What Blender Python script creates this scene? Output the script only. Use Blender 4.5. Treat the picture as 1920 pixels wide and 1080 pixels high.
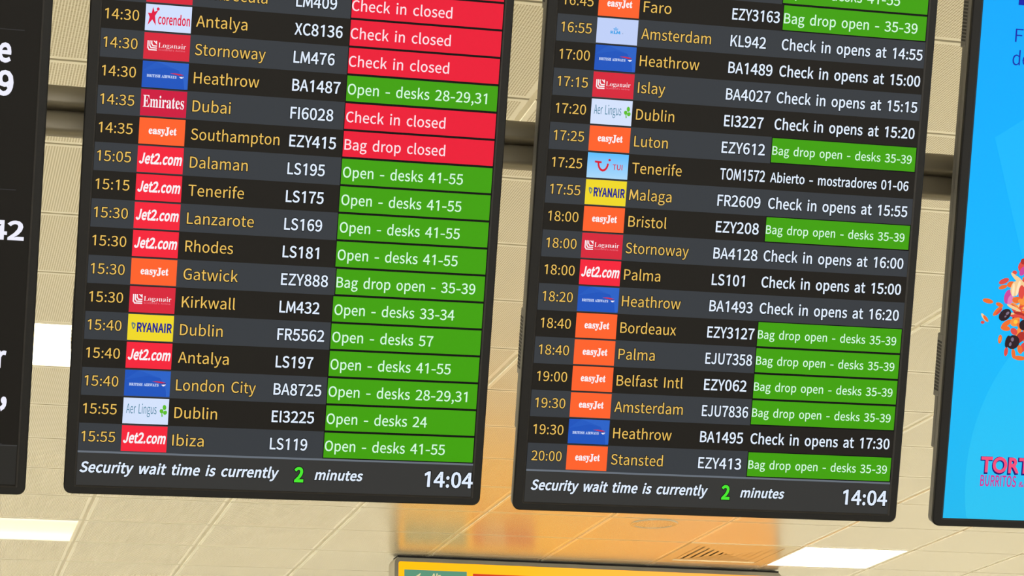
import bpy, bmesh, math, random
from mathutils import Vector, Matrix

sc = bpy.context.scene
for o in list(bpy.data.objects):
    bpy.data.objects.remove(o)

# ------------------------------------------------------------------ camera, world, exposure
CAM = {'right': [0.965036, -0.261919, -0.010224], 'up': [-0.066059, -0.28077, 0.957499], 'back': [-0.253658, -0.923345, -0.288255], 'f': 79.2973}
CEIL_Z = 3.8024
TILE, TILE_W, OX, OZ = 0.6000, 0.63677, 0.86655, 4.58890
CAM_Z = 1.65
cd = bpy.data.cameras.new('camera')
cd.sensor_width = 36.0
cd.lens = CAM['f']
cd.clip_end = 200
co = bpy.data.objects.new('camera', cd)
sc.collection.objects.link(co)
co.matrix_world = Matrix((
    (CAM['right'][0], CAM['up'][0], CAM['back'][0], 0.0),
    (CAM['right'][1], CAM['up'][1], CAM['back'][1], 0.0),
    (CAM['right'][2], CAM['up'][2], CAM['back'][2], CAM_Z),
    (0, 0, 0, 1)))
sc.camera = co

wd_ = bpy.data.worlds.new('hall_daylight')
sc.world = wd_
wd_.use_nodes = True
bg = wd_.node_tree.nodes['Background']
bg.inputs[0].default_value = (1.0, 0.988, 0.95, 1)
bg.inputs[1].default_value = 5.4

sc.view_settings.view_transform = 'Standard'
sc.view_settings.look = 'None'
sc.view_settings.gamma = 1.0
sc.view_settings.use_curve_mapping = False
sc.view_settings.exposure = 0.0

# ------------------------------------------------------------------ helpers
M_ = 0.0475                     # one flight row on the screens, metres


def lin(c):
    c = c / 255.0
    return c / 12.92 if c <= 0.04045 else ((c + 0.055) / 1.055) ** 2.4


def col(rgb):
    return (lin(rgb[0]), lin(rgb[1]), lin(rgb[2]), 1.0)


MATS = {}


def nodes_of(name):
    m = bpy.data.materials.new(name)
    m.use_nodes = True
    return m, m.node_tree.nodes, m.node_tree.links, m.node_tree.nodes['Principled BSDF']


def paint(name, rgb, rough=0.5, metal=0.0, spec=0.5, bump=0.0, scale=400.0):
    if name in MATS:
        return MATS[name]
    m, N, L, p = nodes_of(name)
    p.inputs['Metallic'].default_value = metal
    p.inputs['Specular IOR Level'].default_value = spec
    tc = N.new('ShaderNodeTexCoord')
    nz = N.new('ShaderNodeTexNoise')
    nz.inputs['Scale'].default_value = scale
    nz.inputs['Detail'].default_value = 3
    L.new(tc.outputs['Object'], nz.inputs['Vector'])
    mp = N.new('ShaderNodeMapRange')
    mp.inputs['To Min'].default_value = max(0.02, rough - 0.06)
    mp.inputs['To Max'].default_value = rough + 0.06
    L.new(nz.outputs['Fac'], mp.inputs['Value'])
    L.new(mp.outputs['Result'], p.inputs['Roughness'])
    p.inputs['Base Color'].default_value = col(rgb)
    if bump:
        b = N.new('ShaderNodeBump')
        b.inputs['Strength'].default_value = bump
        b.inputs['Distance'].default_value = 0.001
        L.new(nz.outputs['Fac'], b.inputs['Height'])
        L.new(b.outputs['Normal'], p.inputs['Normal'])
    MATS[name] = m
    return m


def lcd(name, rgb, strength=1.0, rough=0.36, spec=0.035):
    """A colour shown by a lit display behind its matt black front."""
    if name in MATS:
        return MATS[name]
    m, N, L, p = nodes_of(name)
    p.inputs['Base Color'].default_value = (0.0012, 0.0012, 0.0012, 1)
    p.inputs['Roughness'].default_value = rough
    p.inputs['Specular IOR Level'].default_value = spec
    p.inputs['Emission Color'].default_value = col(rgb)
    p.inputs['Emission Strength'].default_value = strength
    MATS[name] = m
    return m


def lcd_gradient(name, stops, z0, z1, axis='Z', strength=1.0):
    """Picture on a display whose colour runs along one local axis of the display."""
    if name in MATS:
        return MATS[name]
    m, N, L, p = nodes_of(name)
    p.inputs['Base Color'].default_value = (0.0012, 0.0012, 0.0012, 1)
    p.inputs['Roughness'].default_value = 0.34
    p.inputs['Specular IOR Level'].default_value = 0.035
    tc = N.new('ShaderNodeTexCoord')
    sp = N.new('ShaderNodeSeparateXYZ')
    L.new(tc.outputs['Object'], sp.inputs[0])
    mp = N.new('ShaderNodeMapRange')
    mp.inputs['From Min'].default_value = z0
    mp.inputs['From Max'].default_value = z1
    L.new(sp.outputs[axis], mp.inputs['Value'])
    r = N.new('ShaderNodeValToRGB')
    while len(r.color_ramp.elements) < len(stops):
        r.color_ramp.elements.new(0.5)
    for e, (pos, rgb) in zip(r.color_ramp.elements, stops):
        e.position = pos
        e.color = col(rgb)
    L.new(mp.outputs['Result'], r.inputs['Fac'])
    L.new(r.outputs['Color'], p.inputs['Emission Color'])
    p.inputs['Emission Strength'].default_value = strength
    MATS[name] = m
    return m


class MB:
    """Collects polygons with materials and links them as ONE mesh object."""

    def __init__(self):
        self.v, self.f, self.m, self.mats = [], [], [], []

    def mi(self, mat):
        if mat not in self.mats:
            self.mats.append(mat)
        return self.mats.index(mat)

    def poly(self, pts, mat):
        b = len(self.v)
        self.v += [tuple(p) for p in pts]
        self.f.append(tuple(range(b, b + len(pts))))
        self.m.append(self.mi(mat))

    def mesh(self, vs, fs, mat):
        b = len(self.v)
        self.v += [tuple(p) for p in vs]
        k = self.mi(mat)
        for f in fs:
            self.f.append(tuple(b + i for i in f))
            self.m.append(k)

    def box(self, x0, x1, y0, y1, z0, z1, mat, bev=0.0):
        if bev <= 0:
            vs = [(x, y, z) for x in (x0, x1) for y in (y0, y1) for z in (z0, z1)]
            self.mesh(vs, [(0, 1, 3, 2), (4, 6, 7, 5), (0, 4, 5, 1), (2, 3, 7, 6), (0, 2, 6, 4), (1, 5, 7, 3)], mat)
            return
        bm = bmesh.new()
        bmesh.ops.create_cube(bm, size=1.0)
        bmesh.ops.scale(bm, vec=(x1 - x0, y1 - y0, z1 - z0), verts=bm.verts)
        bmesh.ops.translate(bm, vec=((x0 + x1) / 2, (y0 + y1) / 2, (z0 + z1) / 2), verts=bm.verts)
        bmesh.ops.bevel(bm, geom=list(bm.edges), offset=bev, segments=2, affect='EDGES', profile=0.6)
        bm.verts.index_update()
        self.mesh([v.co[:] for v in bm.verts], [[v.index for v in f.verts] for f in bm.faces], mat)
        bm.free()

    def rings(self, loops, mat, close=False):
        """Bridge equally long closed loops, one after another."""
        n = len(loops[0])
        vs = [p for lp in loops for p in lp]
        fs = []
        for k in range(len(loops) - 1):
            for i in range(n):
                j = (i + 1) % n
                fs.append((k * n + i, k * n + j, (k + 1) * n + j, (k + 1) * n + i))
        self.mesh(vs, fs, mat)

    def build(self, name, parent=None, smooth=False):
        me = bpy.data.meshes.new(name)
        me.from_pydata(self.v, [], self.f)
        for mt in self.mats:
            me.materials.append(mt)
        me.polygons.foreach_set('material_index', self.m)
        if smooth:
            me.polygons.foreach_set('use_smooth', [True] * len(me.polygons))
        me.update()
        o = bpy.data.objects.new(name, me)
        sc.collection.objects.link(o)
        if parent:
            o.parent = parent
        return o


def tag(o, label=None, cat=None, group=None, kind=None):
    if label:
        o['label'] = label
    if cat:
        o['category'] = cat
    if group:
        o['group'] = group
    if kind:
        o['kind'] = kind
    return o


def empty(name, matrix):
    o = bpy.data.objects.new(name, None)
    sc.collection.objects.link(o)
    o.empty_display_size = 0.05
    o.matrix_world = matrix
    return o


def rrect(x0, x1, z0, z1, r, y, n=5):
    """Rounded rectangle loop in the plane y."""
    out = []
    for cx, cz, a0 in ((x1 - r, z0 + r, -90), (x1 - r, z1 - r, 0), (x0 + r, z1 - r, 90), (x0 + r, z0 + r, 180)):
        for i in range(n + 1):
            a = math.radians(a0 + 90 * i / n)
            out.append((cx + r * math.cos(a), y, cz + r * math.sin(a)))
    return out


# ------------------------------------------------------------------ letter shapes (outlines in 1/1000 em)
GLYPHS = {
 'R': {
  '&': (238, '91,-5 119,-1 143,9 165,25 185,12 205,2 224,-5 232,22 184,47 203,75 218,105 229,138 199,138 190,110 178,85 163,63 139,84 117,109 98,135 126,156 147,181 156,211 150,237 133,255 105,261 74,253 54,232 47,201 49,182 54,162 63,141 38,121 20,97 13,67 23,30 50,5|144,42 128,31 112,24 95,21 69,27 51,43 44,68 48,87 60,103 76,118 96,91 119,65|86,156 74,201 78,220 89,234 106,239 120,235 127,224 130,210 124,189 108,172'),
  "'": (97, '39,169 58,169 64,234 65,270 32,270 32,234'),
  ',': (97, '26,-67 54,-49 71,-24 77,7 74,27 65,40 50,44 38,41 30,34 26,22 30,10 38,2 50,-1 54,0 49,-20 37,-36 19,-48'),
  '-': (121, '16,86 106,86 106,110 16,110'),
  '.': (97, '49,-5 60,-1 69,7 72,20 69,32 60,41 49,44 37,41 29,32 26,20 29,7 37,-1'),
  '0': (194, '97,-5 140,10 167,55 177,129 167,203 140,247 97,261 55,247 27,203 18,129 27,55 55,10|97,21 72,33 55,68 48,129 55,190 72,225 97,236 123,225 140,190 146,129 140,68 123,33'),
  '1': (194, '94,0 127,0 127,258 104,258 44,222 44,191 94,216'),
  '2': (194, '15,0 177,0 177,28 106,28 64,25 117,81 152,134 165,186 155,226 129,252 90,261 60,257 36,244 14,224 33,206 48,221 66,231 86,235 112,229 128,211 133,185 120,138 82,83 15,19'),
  '3': (194, '92,-5 134,4 163,29 175,69 167,100 148,121 120,134 120,136 144,149 160,169 166,197 156,232 130,254 91,261 64,257 40,246 20,231 37,210 53,223 70,232 90,235 113,230 128,216 133,195 127,170 104,152 62,146 62,121 109,115 135,97 142,70 135,44 117,28 90,22 64,26 43,37 27,51 10,31 30,13 57,0'),
  '4': (194, '119,0 149,0 149,71 183,71 183,96 149,96 149,257 114,257 7,92 7,71 119,71|119,96 40,96 99,184 119,222 121,222 119,175'),
  '5': (194, '92,-5 133,6 164,36 176,83 165,130 137,157 98,165 60,155 67,229 163,229 163,257 39,257 30,137 47,126 61,134 75,139 90,141 118,134 137,114 143,83 136,50 116,29 89,22 62,26 42,37 26,50 9,29 30,13 56,0'),
  '6': (194, '105,-5 142,6 169,35 179,79 170,124 146,150 108,159 87,156 67,145 50,129 60,191 83,225 116,235 131,233 145,226 157,215 175,235 159,249 139,258 114,261 86,256 60,241 39,215 25,176 20,123 31,52 61,10|50,103 68,122 86,132 103,136 128,129 144,109 149,79 143,48 128,28 105,21 78,30 59,58'),
  '7': (194, '69,0 103,0 111,89 133,164 178,237 178,257 17,257 17,229 142,229 102,160 79,87'),
  '8': (194, '98,-5 140,4 168,28 178,62 172,92 156,114 135,129 135,131 151,146 164,168 169,193 161,228 136,252 99,261 63,252 38,230 28,195 33,171 46,151 63,136 63,135 40,118 23,95 16,64 27,28 56,4|116,139 87,152 66,170 57,195 63,217 77,232 98,237 122,231 137,214 142,191 139,173 130,155|98,19 71,25 52,42 44,67 49,90 61,109 80,125 114,110 138,91 148,63 142,40 124,25'),
  '9': (194, '82,-5 110,0 136,16 156,44 170,84 175,139 164,207 133,248 89,261 52,251 26,222 15,178 24,133 49,106 86,97 107,101 128,112 145,129 135,66 112,32 81,22 65,24 50,31 38,42 20,22 37,8 57,-1|145,155 127,136 109,125 91,121 66,128 51,148 46,178 51,209 67,229 89,236 117,227 136,200'),
  ':': (97, '49,137 60,140 69,148 72,161 69,174 60,182 49,186 37,182 29,174 26,161 29,148 37,140|49,-5 60,-1 69,7 72,20 69,32 60,41 49,44 37,41 29,32 26,20 29,7 37,-1'),
  'A': (213, '1,0 34,0 59,78 153,78 177,0 211,0 124,257 88,257|67,104 79,144 105,230 106,230 132,144 145,104'),
  'B': (230, '35,0 117,0 168,8 202,33 214,75 208,105 189,126 162,137 162,138 183,150 195,170 200,194 188,230 157,250 111,257 35,257|68,148 68,231 107,231 141,227 161,214 168,190 161,167 141,153 106,148|68,26 68,123 112,123 151,118 174,102 182,76 174,48 150,31 112,26'),
  'C': (223, '132,-5 163,0 189,12 211,32 193,53 176,37 156,27 133,24 91,37 63,73 54,129 64,185 92,220 134,233 155,230 172,221 187,209 204,230 187,245 163,257 134,261 97,255 66,238 42,211 26,174 20,128 26,82 41,45 65,18 96,1'),
  'D': (241, '35,0 101,0 143,6 176,22 200,49 215,85 220,129 215,174 200,209 176,235 142,251 99,257 35,257|68,27 68,230 97,230 147,219 177,184 187,129 177,74 147,39 97,27'),
  'E': (206, '35,0 187,0 187,28 68,28 68,121 165,121 165,149 68,149 68,229 183,229 183,257 35,257'),
  'F': (193, '35,0 68,0 68,115 166,115 166,143 68,143 68,229 183,229 183,257 35,257'),
  'G': (241, '136,-5 168,-1 195,10 215,25 215,133 131,133 131,106 186,106 186,39 173,31 157,26 139,24 93,37 64,73 54,129 64,185 94,220 139,233 162,230 180,221 194,209 212,230 194,245 170,256 138,261 100,255 67,238 42,211 26,174 20,128 26,82 42,45 66,18 98,1'),
  'H': (255, '35,0 68,0 68,121 187,121 187,0 220,0 220,257 187,257 187,149 68,149 68,257 35,257'),
  'I': (103, '35,0 68,0 68,257 35,257'),
  'J': (187, '83,-5 124,6 147,35 154,75 154,257 121,257 121,78 117,47 103,29 80,24 63,27 48,36 35,53 12,36 30,14 54,0'),
  'K': (226, '35,0 68,0 68,81 112,134 189,0 225,0 132,159 213,257 176,257 68,128 68,128 68,257 35,257'),
  'L': (190, '35,0 180,0 180,28 68,28 68,257 35,257'),
  'M': (284, '52,0 68,178 132,24 152,24 216,178 232,0 266,0 242,257 212,257 142,90 72,257 42,257 18,0'),
  'N': (253, '35,0 66,0 66,135 62,215 63,215 91,162 185,0 218,0 218,257 187,257 187,123 192,42 190,42 162,95 68,257 35,257'),
  'O': (260, '130,-5 166,1 196,19 219,47 234,84 239,129 234,175 219,211 196,238 166,255 130,261 94,255 63,238 40,211 26,175 20,129 26,84 40,47 63,19 94,1|130,24 90,37 63,73 54,129 63,185 90,220 130,233 170,220 197,185 206,129 197,73 170,37'),
  'P': (222, '35,0 68,0 68,102 110,102 160,111 192,137 204,181 192,226 159,250 109,257 35,257|68,129 68,230 104,230 142,226 165,211 172,181 165,151 143,134 106,129'),
  'R': (222, '68,135 68,230 111,230 145,226 166,212 173,185 166,157 145,140 111,135|176,0 213,0 147,112 178,126 198,150 205,185 194,227 162,250 116,257 35,257 35,0 68,0 68,109 114,109'),
  'S': (209, '106,-5 153,5 183,31 194,68 187,100 168,122 141,137 104,153 84,162 68,175 62,196 68,215 84,228 110,233 132,230 151,222 168,209 185,230 164,246 139,257 110,261 68,252 39,228 29,193 37,162 57,141 81,127 118,111 140,101 155,87 161,65 154,44 136,29 107,24 81,28 57,39 36,56 17,33 42,13 72,0'),
  'T': (210, '89,0 121,0 121,229 199,229 199,257 11,257 11,229 89,229'),
  'U': (252, '126,-5 156,-1 181,11 201,31 214,63 218,106 218,257 187,257 187,105 179,57 157,31 126,24 96,31 75,57 67,105 67,257 34,257 34,106 39,63 52,31 71,11 97,-1'),
  'V': (201, '82,0 120,0 201,257 168,257 127,118 102,33 101,33 76,118 34,257 0,257'),
  'W': (307, '63,0 102,0 140,155 153,213 154,213 167,155 206,0 245,0 298,257 267,257 239,117 225,34 223,34 205,117 169,257 140,257 104,117 86,34 85,34 69,117 42,257 9,257'),
  'X': (201, '6,0 40,0 77,69 98,111 99,111 121,69 159,0 195,0 120,131 190,257 156,257 121,191 103,153 102,153 82,191 47,257 11,257 81,133'),
  'Y': (186, '77,0 109,0 109,99 186,257 153,257 120,184 94,128 92,128 67,184 34,257 0,257 77,99'),
  'Z': (211, '18,0 195,0 195,28 57,28 193,237 193,257 30,257 30,229 153,229 18,20'),
  'a': (197, '76,-5 99,-1 120,9 139,23 140,23 143,0 169,0 169,117 162,158 141,185 103,195 74,191 49,182 29,170 41,148 58,158 77,165 98,168 122,161 134,144 137,120 71,107 33,84 21,49 28,20 47,2|85,21 68,24 56,34 51,51 59,73 87,89 137,99 137,46 120,32 103,24'),
  'b': (216, '116,-5 157,8 187,42 199,98 190,149 164,183 123,195 102,191 82,182 63,168 64,202 64,279 32,279 32,0 58,0 61,20 62,20 79,7 98,-2|111,22 97,24 81,30 64,42 64,142 82,156 99,165 115,168 144,159 160,135 165,98 158,57 139,31'),
  'c': (179, '107,-5 129,-2 150,7 169,19 155,41 142,31 127,25 110,22 79,31 59,57 51,95 59,133 80,159 111,168 125,166 137,160 149,152 165,173 150,184 132,192 110,195 64,183 31,149 18,95 30,41 62,7'),
  'd': (217, '97,-5 119,-1 138,9 155,22 156,22 159,0 185,0 185,279 153,279 153,206 154,173 138,185 121,192 101,195 60,183 30,148 19,95 28,41 55,7|104,22 76,31 58,56 51,95 59,133 79,159 106,168 122,166 137,160 153,148 153,48 137,34 121,25'),
  'e': (194, '109,-5 133,-2 154,5 172,15 160,36 146,28 130,23 113,21 81,29 59,52 50,88 178,88 179,106 170,153 145,184 103,195 62,183 31,148 18,95 31,41 63,7|49,110 59,142 79,163 104,169 129,163 146,143 151,110'),
  'f': (114, '12,164 37,164 37,0 69,0 69,164 110,164 110,190 69,190 69,220 72,241 81,253 96,258 118,252 125,277 93,283 62,276 43,254 37,221 37,190 12,188'),
  'g': (197, '96,-88 147,-78 181,-54 193,-22 185,4 163,19 126,23 89,23 69,26 59,33 56,44 57,53 62,61 68,67 96,60 131,68 156,91 166,126 164,142 158,155 150,166 189,166 189,190 123,190 96,195 61,187 35,163 25,127 29,106 38,89 50,76 50,75 40,66 32,54 29,39 31,26 37,15 46,8 46,6 31,-6 21,-21 18,-37 28,-64 55,-82|96,82 76,87 61,103 56,127 61,151 76,166 96,172 117,166 131,151 137,127 131,103 116,87|101,-65 71,-61 52,-50 46,-32 48,-21 54,-10 65,0 90,-3 123,-3 144,-5 157,-13 161,-27 154,-46 133,-60'),
  'h': (213, '32,0 64,0 64,138 82,154 98,164 116,167 137,162 149,145 152,116 152,0 184,0 184,120 178,161 159,186 126,195 102,191 81,179 63,163 64,202 64,279 32,279'),
  'i': (96, '32,0 64,0 64,190 32,190|48,229 59,232 67,239 70,251 67,262 59,269 48,271 37,269 30,262 27,251 30,239 37,232'),
  'j': (96, '12,-85 43,-77 59,-55 64,-22 64,190 33,190 33,-22 31,-42 24,-55 9,-59 -9,-56 -15,-80|48,229 59,232 67,239 70,251 67,262 59,269 48,271 37,269 30,262 27,251 30,239 37,232'),
  'k': (193, '32,0 64,0 64,50 99,92 155,0 190,0 118,113 181,190 146,190 65,90 64,90 64,279 32,279'),
  'l': (99, '66,-5 84,-2 80,23 73,22 69,23 66,28 64,36 64,279 32,279 32,38 36,15 47,0'),
  'm': (324, '32,0 64,0 64,138 81,154 97,164 112,167 132,162 144,145 147,116 147,0 179,0 179,138 196,154 212,164 227,167 247,162 259,145 263,116 263,0 294,0 294,120 288,161 269,186 237,195 215,190 194,178 174,159 164,178 146,191 121,195 100,191 80,179 62,162 62,162 58,190 32,190'),
  'n': (214, '32,0 64,0 64,138 82,154 98,164 116,167 137,162 149,145 152,116 152,0 184,0 184,120 178,161 159,186 126,195 102,191 81,179 62,162 62,162 58,190 32,190'),
  'o': (212, '106,-5 150,7 182,41 194,95 182,149 150,183 106,195 63,183 31,149 18,95 31,41 63,7|106,22 77,31 58,57 51,95 58,133 77,159 106,168 135,159 154,133 161,95 154,57 135,31'),
  'p': (217, '32,-80 64,-80 64,-16 63,18 81,5 98,-2 116,-5 157,8 187,42 199,98 190,149 164,183 123,195 101,191 81,181 62,168 62,168 58,190 32,190|111,22 97,24 81,30 64,42 64,142 82,156 99,165 115,168 144,159 160,135 165,98 158,57 139,31'),
  'r': (136, '32,0 64,0 64,122 79,148 95,162 112,166 131,163 137,191 116,195 96,190 78,176 62,155 62,155 58,190 32,190'),
  's': (164, '82,-5 120,3 143,24 151,52 142,81 120,98 93,110 73,118 58,128 52,143 56,156 68,166 88,170 103,168 117,162 131,153 146,173 130,184 110,192 87,195 52,188 29,168 22,141 30,115 51,97 77,86 98,78 114,66 120,50 116,35 104,24 83,20 62,23 44,31 27,43 11,22 31,8 56,-1'),
  't': (132, '92,-5 127,2 121,27 99,21 82,26 72,38 70,58 70,164 121,164 121,190 70,190 70,244 43,244 40,190 9,188 9,164 38,164 38,59 43,25 60,3'),
  'u': (213, '88,-5 112,0 132,12 151,30 152,30 154,0 181,0 181,190 149,190 149,55 132,37 115,26 97,23 77,28 65,45 62,74 62,190 29,190 29,70 36,29 55,4'),
  'v': (182, '73,0 111,0 178,190 146,190 110,82 93,26 91,26 74,82 38,190 5,190'),
  'w': (281, '62,0 99,0 126,102 139,157 141,157 154,103 181,0 220,0 272,190 241,190 213,80 202,27 200,27 187,80 157,190 126,190 96,80 83,27 82,27 70,80 42,190 9,190'),
  'x': (174, '5,0 39,0 64,44 84,78 85,78 106,44 134,0 169,0 106,96 164,190 131,190 107,148 91,117 89,117 70,148 45,190 10,190 68,99'),
  'y': (182, '35,-82 68,-73 91,-50 106,-16 178,190 147,190 112,85 97,31 95,31 76,85 38,190 5,190 81,0 77,-15 67,-36 53,-50 34,-56 19,-53 13,-78'),
  'z': (166, '12,0 156,0 156,26 53,26 153,173 153,190 23,190 23,164 112,164 12,17'),
 },
 'G': {
  'A': (667, '362,686 293,686 0,0 100,0 186,201 476,201 567,0 667,0|326,536 436,289 224,289'),
  'I': (250, '174,682 76,682 76,0 174,0'),
  'L': (490, '172,682 74,682 74,0 480,0 480,88 172,88'),
  'O': (823, '45,341 61,234 109,138 185,61 286,10 409,-9 536,10 639,61 715,138 762,234 778,341 761,450 714,546 637,623 536,673 411,691 288,673 187,622 110,546 62,450|146,341 159,426 196,497 252,553 325,588 411,601 497,588 571,553 627,497 664,426 677,341 664,257 627,185 571,130 497,94 411,81 325,94 252,130 196,185 159,257'),
  'R': (604, '77,682 77,0 175,0 175,296 216,296 265,287 321,243 397,140 487,0 604,0 511,135 462,213 414,276 359,324 421,363 460,419 473,491 463,556 434,609 387,649 325,673 249,682|175,598 238,598 288,593 326,580 352,559 367,530 372,495 369,462 356,431 331,407 292,390 238,384 175,384'),
  'T': (604, '587,682 17,682 17,594 253,594 253,0 351,0 351,594 587,594'),
 },
 'S': {
  'A': (437, '-9,0 -9,18 4,19 14,24 24,30 49,75 206,466 224,465 384,87 411,34 420,25 430,20 443,18 443,0 229,0 229,18 259,21 277,30 283,46 273,81 253,132 103,132 79,71 76,59 75,48 80,32 96,21 124,18 128,18 128,0|113,161 242,161 177,319'),
  'B': (443, '16,0 16,17 36,20 52,25 62,32 69,44 73,60 75,82 75,369 69,412 51,433 15,439 15,455 220,455 284,451 333,439 368,418 389,388 396,351 384,302 348,268 287,247 360,223 404,185 418,132 413,93 397,61 371,35 335,15 291,4 238,0|182,252 188,252 220,254 245,261 263,272 275,290 282,314 285,345 283,373 278,395 269,412 257,424 239,431 216,434 203,433 193,430 188,425 182,391|222,24 248,27 268,35 283,49 293,69 299,95 301,128 298,162 290,188 277,208 258,221 231,228 197,231 182,231 182,65 190,33 198,28 208,25'),
  'E': (442, '14,0 14,17 35,18 51,22 62,30 70,41 74,57 75,78 75,369 74,394 69,413 62,425 51,433 36,437 16,439 16,455 399,455 399,320 383,320 375,357 361,386 340,406 312,420 276,428 232,430 200,428 186,417 183,388 183,246 193,246 221,248 243,256 259,269 272,288 281,313 288,345 304,345 304,118 287,118 273,181 264,195 254,206 241,213 185,222 183,222 183,67 184,53 187,42 192,35 230,28 261,29 289,32 313,39 335,48 354,60 371,75 386,94 399,116 411,143 430,143 402,0'),
  'H': (523, '15,0 15,17 36,20 52,24 62,32 69,43 73,59 75,81 75,379 73,398 69,413 62,424 51,431 36,436 16,439 16,455 242,455 242,439 204,432 187,415 182,379 182,251 342,251 342,379 337,415 320,432 282,439 282,455 507,455 507,439 486,436 471,431 461,424 454,414 451,399 449,379 449,81 451,60 455,44 461,33 471,25 487,20 507,17 507,0 282,0 282,17 303,20 318,24 329,31 336,41 340,58 342,81 342,221 182,221 182,81 183,59 187,43 194,32 205,24 221,20 242,17 242,0'),
  'I': (261, '13,0 13,17 34,21 50,26 61,32 69,42 74,56 75,75 75,387 74,405 70,419 63,427 52,433 36,437 13,439 13,455 244,455 244,439 223,437 207,433 196,427 188,419 184,405 183,387 183,77 187,44 206,26 246,17 246,0'),
  'J': (330, '109,-65 88,-64 69,-60 51,-54 36,-45 22,-35 11,-22 3,-8 -2,7 -3,23 -2,38 3,50 11,61 21,68 32,73 44,75 58,73 69,69 79,62 87,52 91,41 93,28 85,-1 77,-19 80,-31 89,-38 105,-40 120,-39 131,-33 139,-25 148,21 148,367 142,409 138,418 131,425 122,430 79,439 79,455 314,455 314,439 277,431 269,426 263,419 260,411 255,367 255,89 249,33 232,-10 202,-41 162,-59'),
  'L': (426, '15,0 15,17 36,20 52,24 62,32 69,43 73,59 75,81 75,379 73,399 69,414 62,425 51,432 36,436 16,439 16,455 250,455 250,439 208,434 199,430 193,424 188,416 182,379 182,83 185,47 200,31 234,28 264,29 291,33 315,40 335,49 354,63 370,80 384,100 397,125 409,154 427,154 402,0'),
  'R': (473, '15,0 15,17 36,20 52,24 62,32 69,43 73,59 75,81 75,379 73,398 69,413 62,424 51,431 36,436 16,439 16,455 217,455 278,452 329,442 367,426 395,403 412,372 417,334 406,285 372,248 315,224 432,50 452,26 478,17 480,17 480,0 338,0 201,212 182,212 182,81 183,59 187,43 194,32 205,24 221,20 242,17 242,0|182,234 203,234 235,236 261,245 280,258 293,278 301,304 304,336 295,389 268,421 224,431 209,430 197,427 190,422 182,385'),
  'S': (390, '43,-11 43,158 62,158 75,113 91,77 111,50 136,30 164,19 197,15 220,17 241,24 257,36 269,51 276,69 279,89 273,117 255,140 225,160 163,191 127,210 99,231 77,253 62,276 53,302 50,332 52,358 57,381 67,403 80,421 96,437 115,449 136,459 160,464 185,466 229,461 282,448 291,446 300,445 310,447 317,454 320,466 339,466 339,319 322,319 315,343 305,365 293,385 280,402 265,417 248,429 231,438 213,443 194,445 173,443 155,437 140,426 128,413 122,398 120,380 121,364 127,349 137,336 189,303 253,273 317,233 331,219 342,204 350,188 359,133 357,106 350,80 339,58 323,38 304,21 281,8 254,-2 225,-8 192,-10 158,-8 126,1 98,9 85,12 69,7 61,-11'),
  'T': (423, '92,0 92,17 114,19 130,23 142,31 150,42 154,59 156,81 156,433 149,433 116,430 88,420 65,403 47,380 35,352 29,318 11,318 11,455 410,455 410,317 394,317 385,359 368,391 343,415 310,429 269,433 263,433 263,81 265,58 269,41 276,30 288,23 305,19 328,17 328,0'),
  'W': (611, '171,-11 32,393 15,427 8,433 -2,437 -15,439 -15,455 181,455 181,439 150,432 145,427 141,420 140,410 148,373 223,153 301,353 286,399 281,413 274,423 267,429 229,439 229,455 439,455 439,439 413,436 398,427 393,412 399,386 474,166 541,369 549,406 547,417 544,425 538,430 503,439 503,455 624,455 624,439 612,435 602,429 594,421 575,379 446,-11 428,-11 316,309 190,-11'),
  'Y': (426, '101,0 101,17 122,20 138,24 148,32 155,43 159,59 161,81 161,179 46,387 35,406 24,421 14,429 1,435 -13,438 -13,455 207,455 207,438 195,438 167,432 156,416 164,392 248,226 333,366 349,408 343,424 326,435 298,438 295,438 295,455 439,455 439,438 409,424 383,392 268,203 268,81 269,59 273,43 280,32 291,24 307,20 328,17 328,0'),
  'a': (344, '255,-10 226,-5 208,10 200,35 168,11 133,-4 95,-9 74,-6 55,0 40,11 29,26 22,43 20,63 25,91 39,115 63,136 98,155 143,173 199,190 199,241 197,258 193,272 187,282 177,290 164,294 148,296 123,293 109,286 104,274 113,257 123,231 121,220 117,210 110,202 100,196 90,192 77,191 64,192 54,196 45,203 38,212 34,223 33,236 35,252 40,266 49,278 62,290 77,300 95,308 115,314 137,317 162,318 205,315 239,307 263,292 280,271 290,244 293,210 293,62 295,40 304,34 320,42 329,28 306,7 281,-6|151,34 174,41 199,63 199,169 154,151 127,123 118,84 122,56 133,39'),
  'e': (301, '154,-10 129,-8 106,-1 85,10 66,26 50,45 37,69 27,95 21,125 19,157 21,187 28,215 38,240 51,263 68,282 87,298 109,309 132,316 157,318 193,314 224,301 249,280 268,251 279,216 283,173 283,166 117,166 127,97 154,56 199,42 225,47 248,62 270,86 285,73 248,27 205,-1|116,192 201,192 201,215 193,277 186,288 175,295 161,297 136,286 121,255 116,203'),
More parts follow.
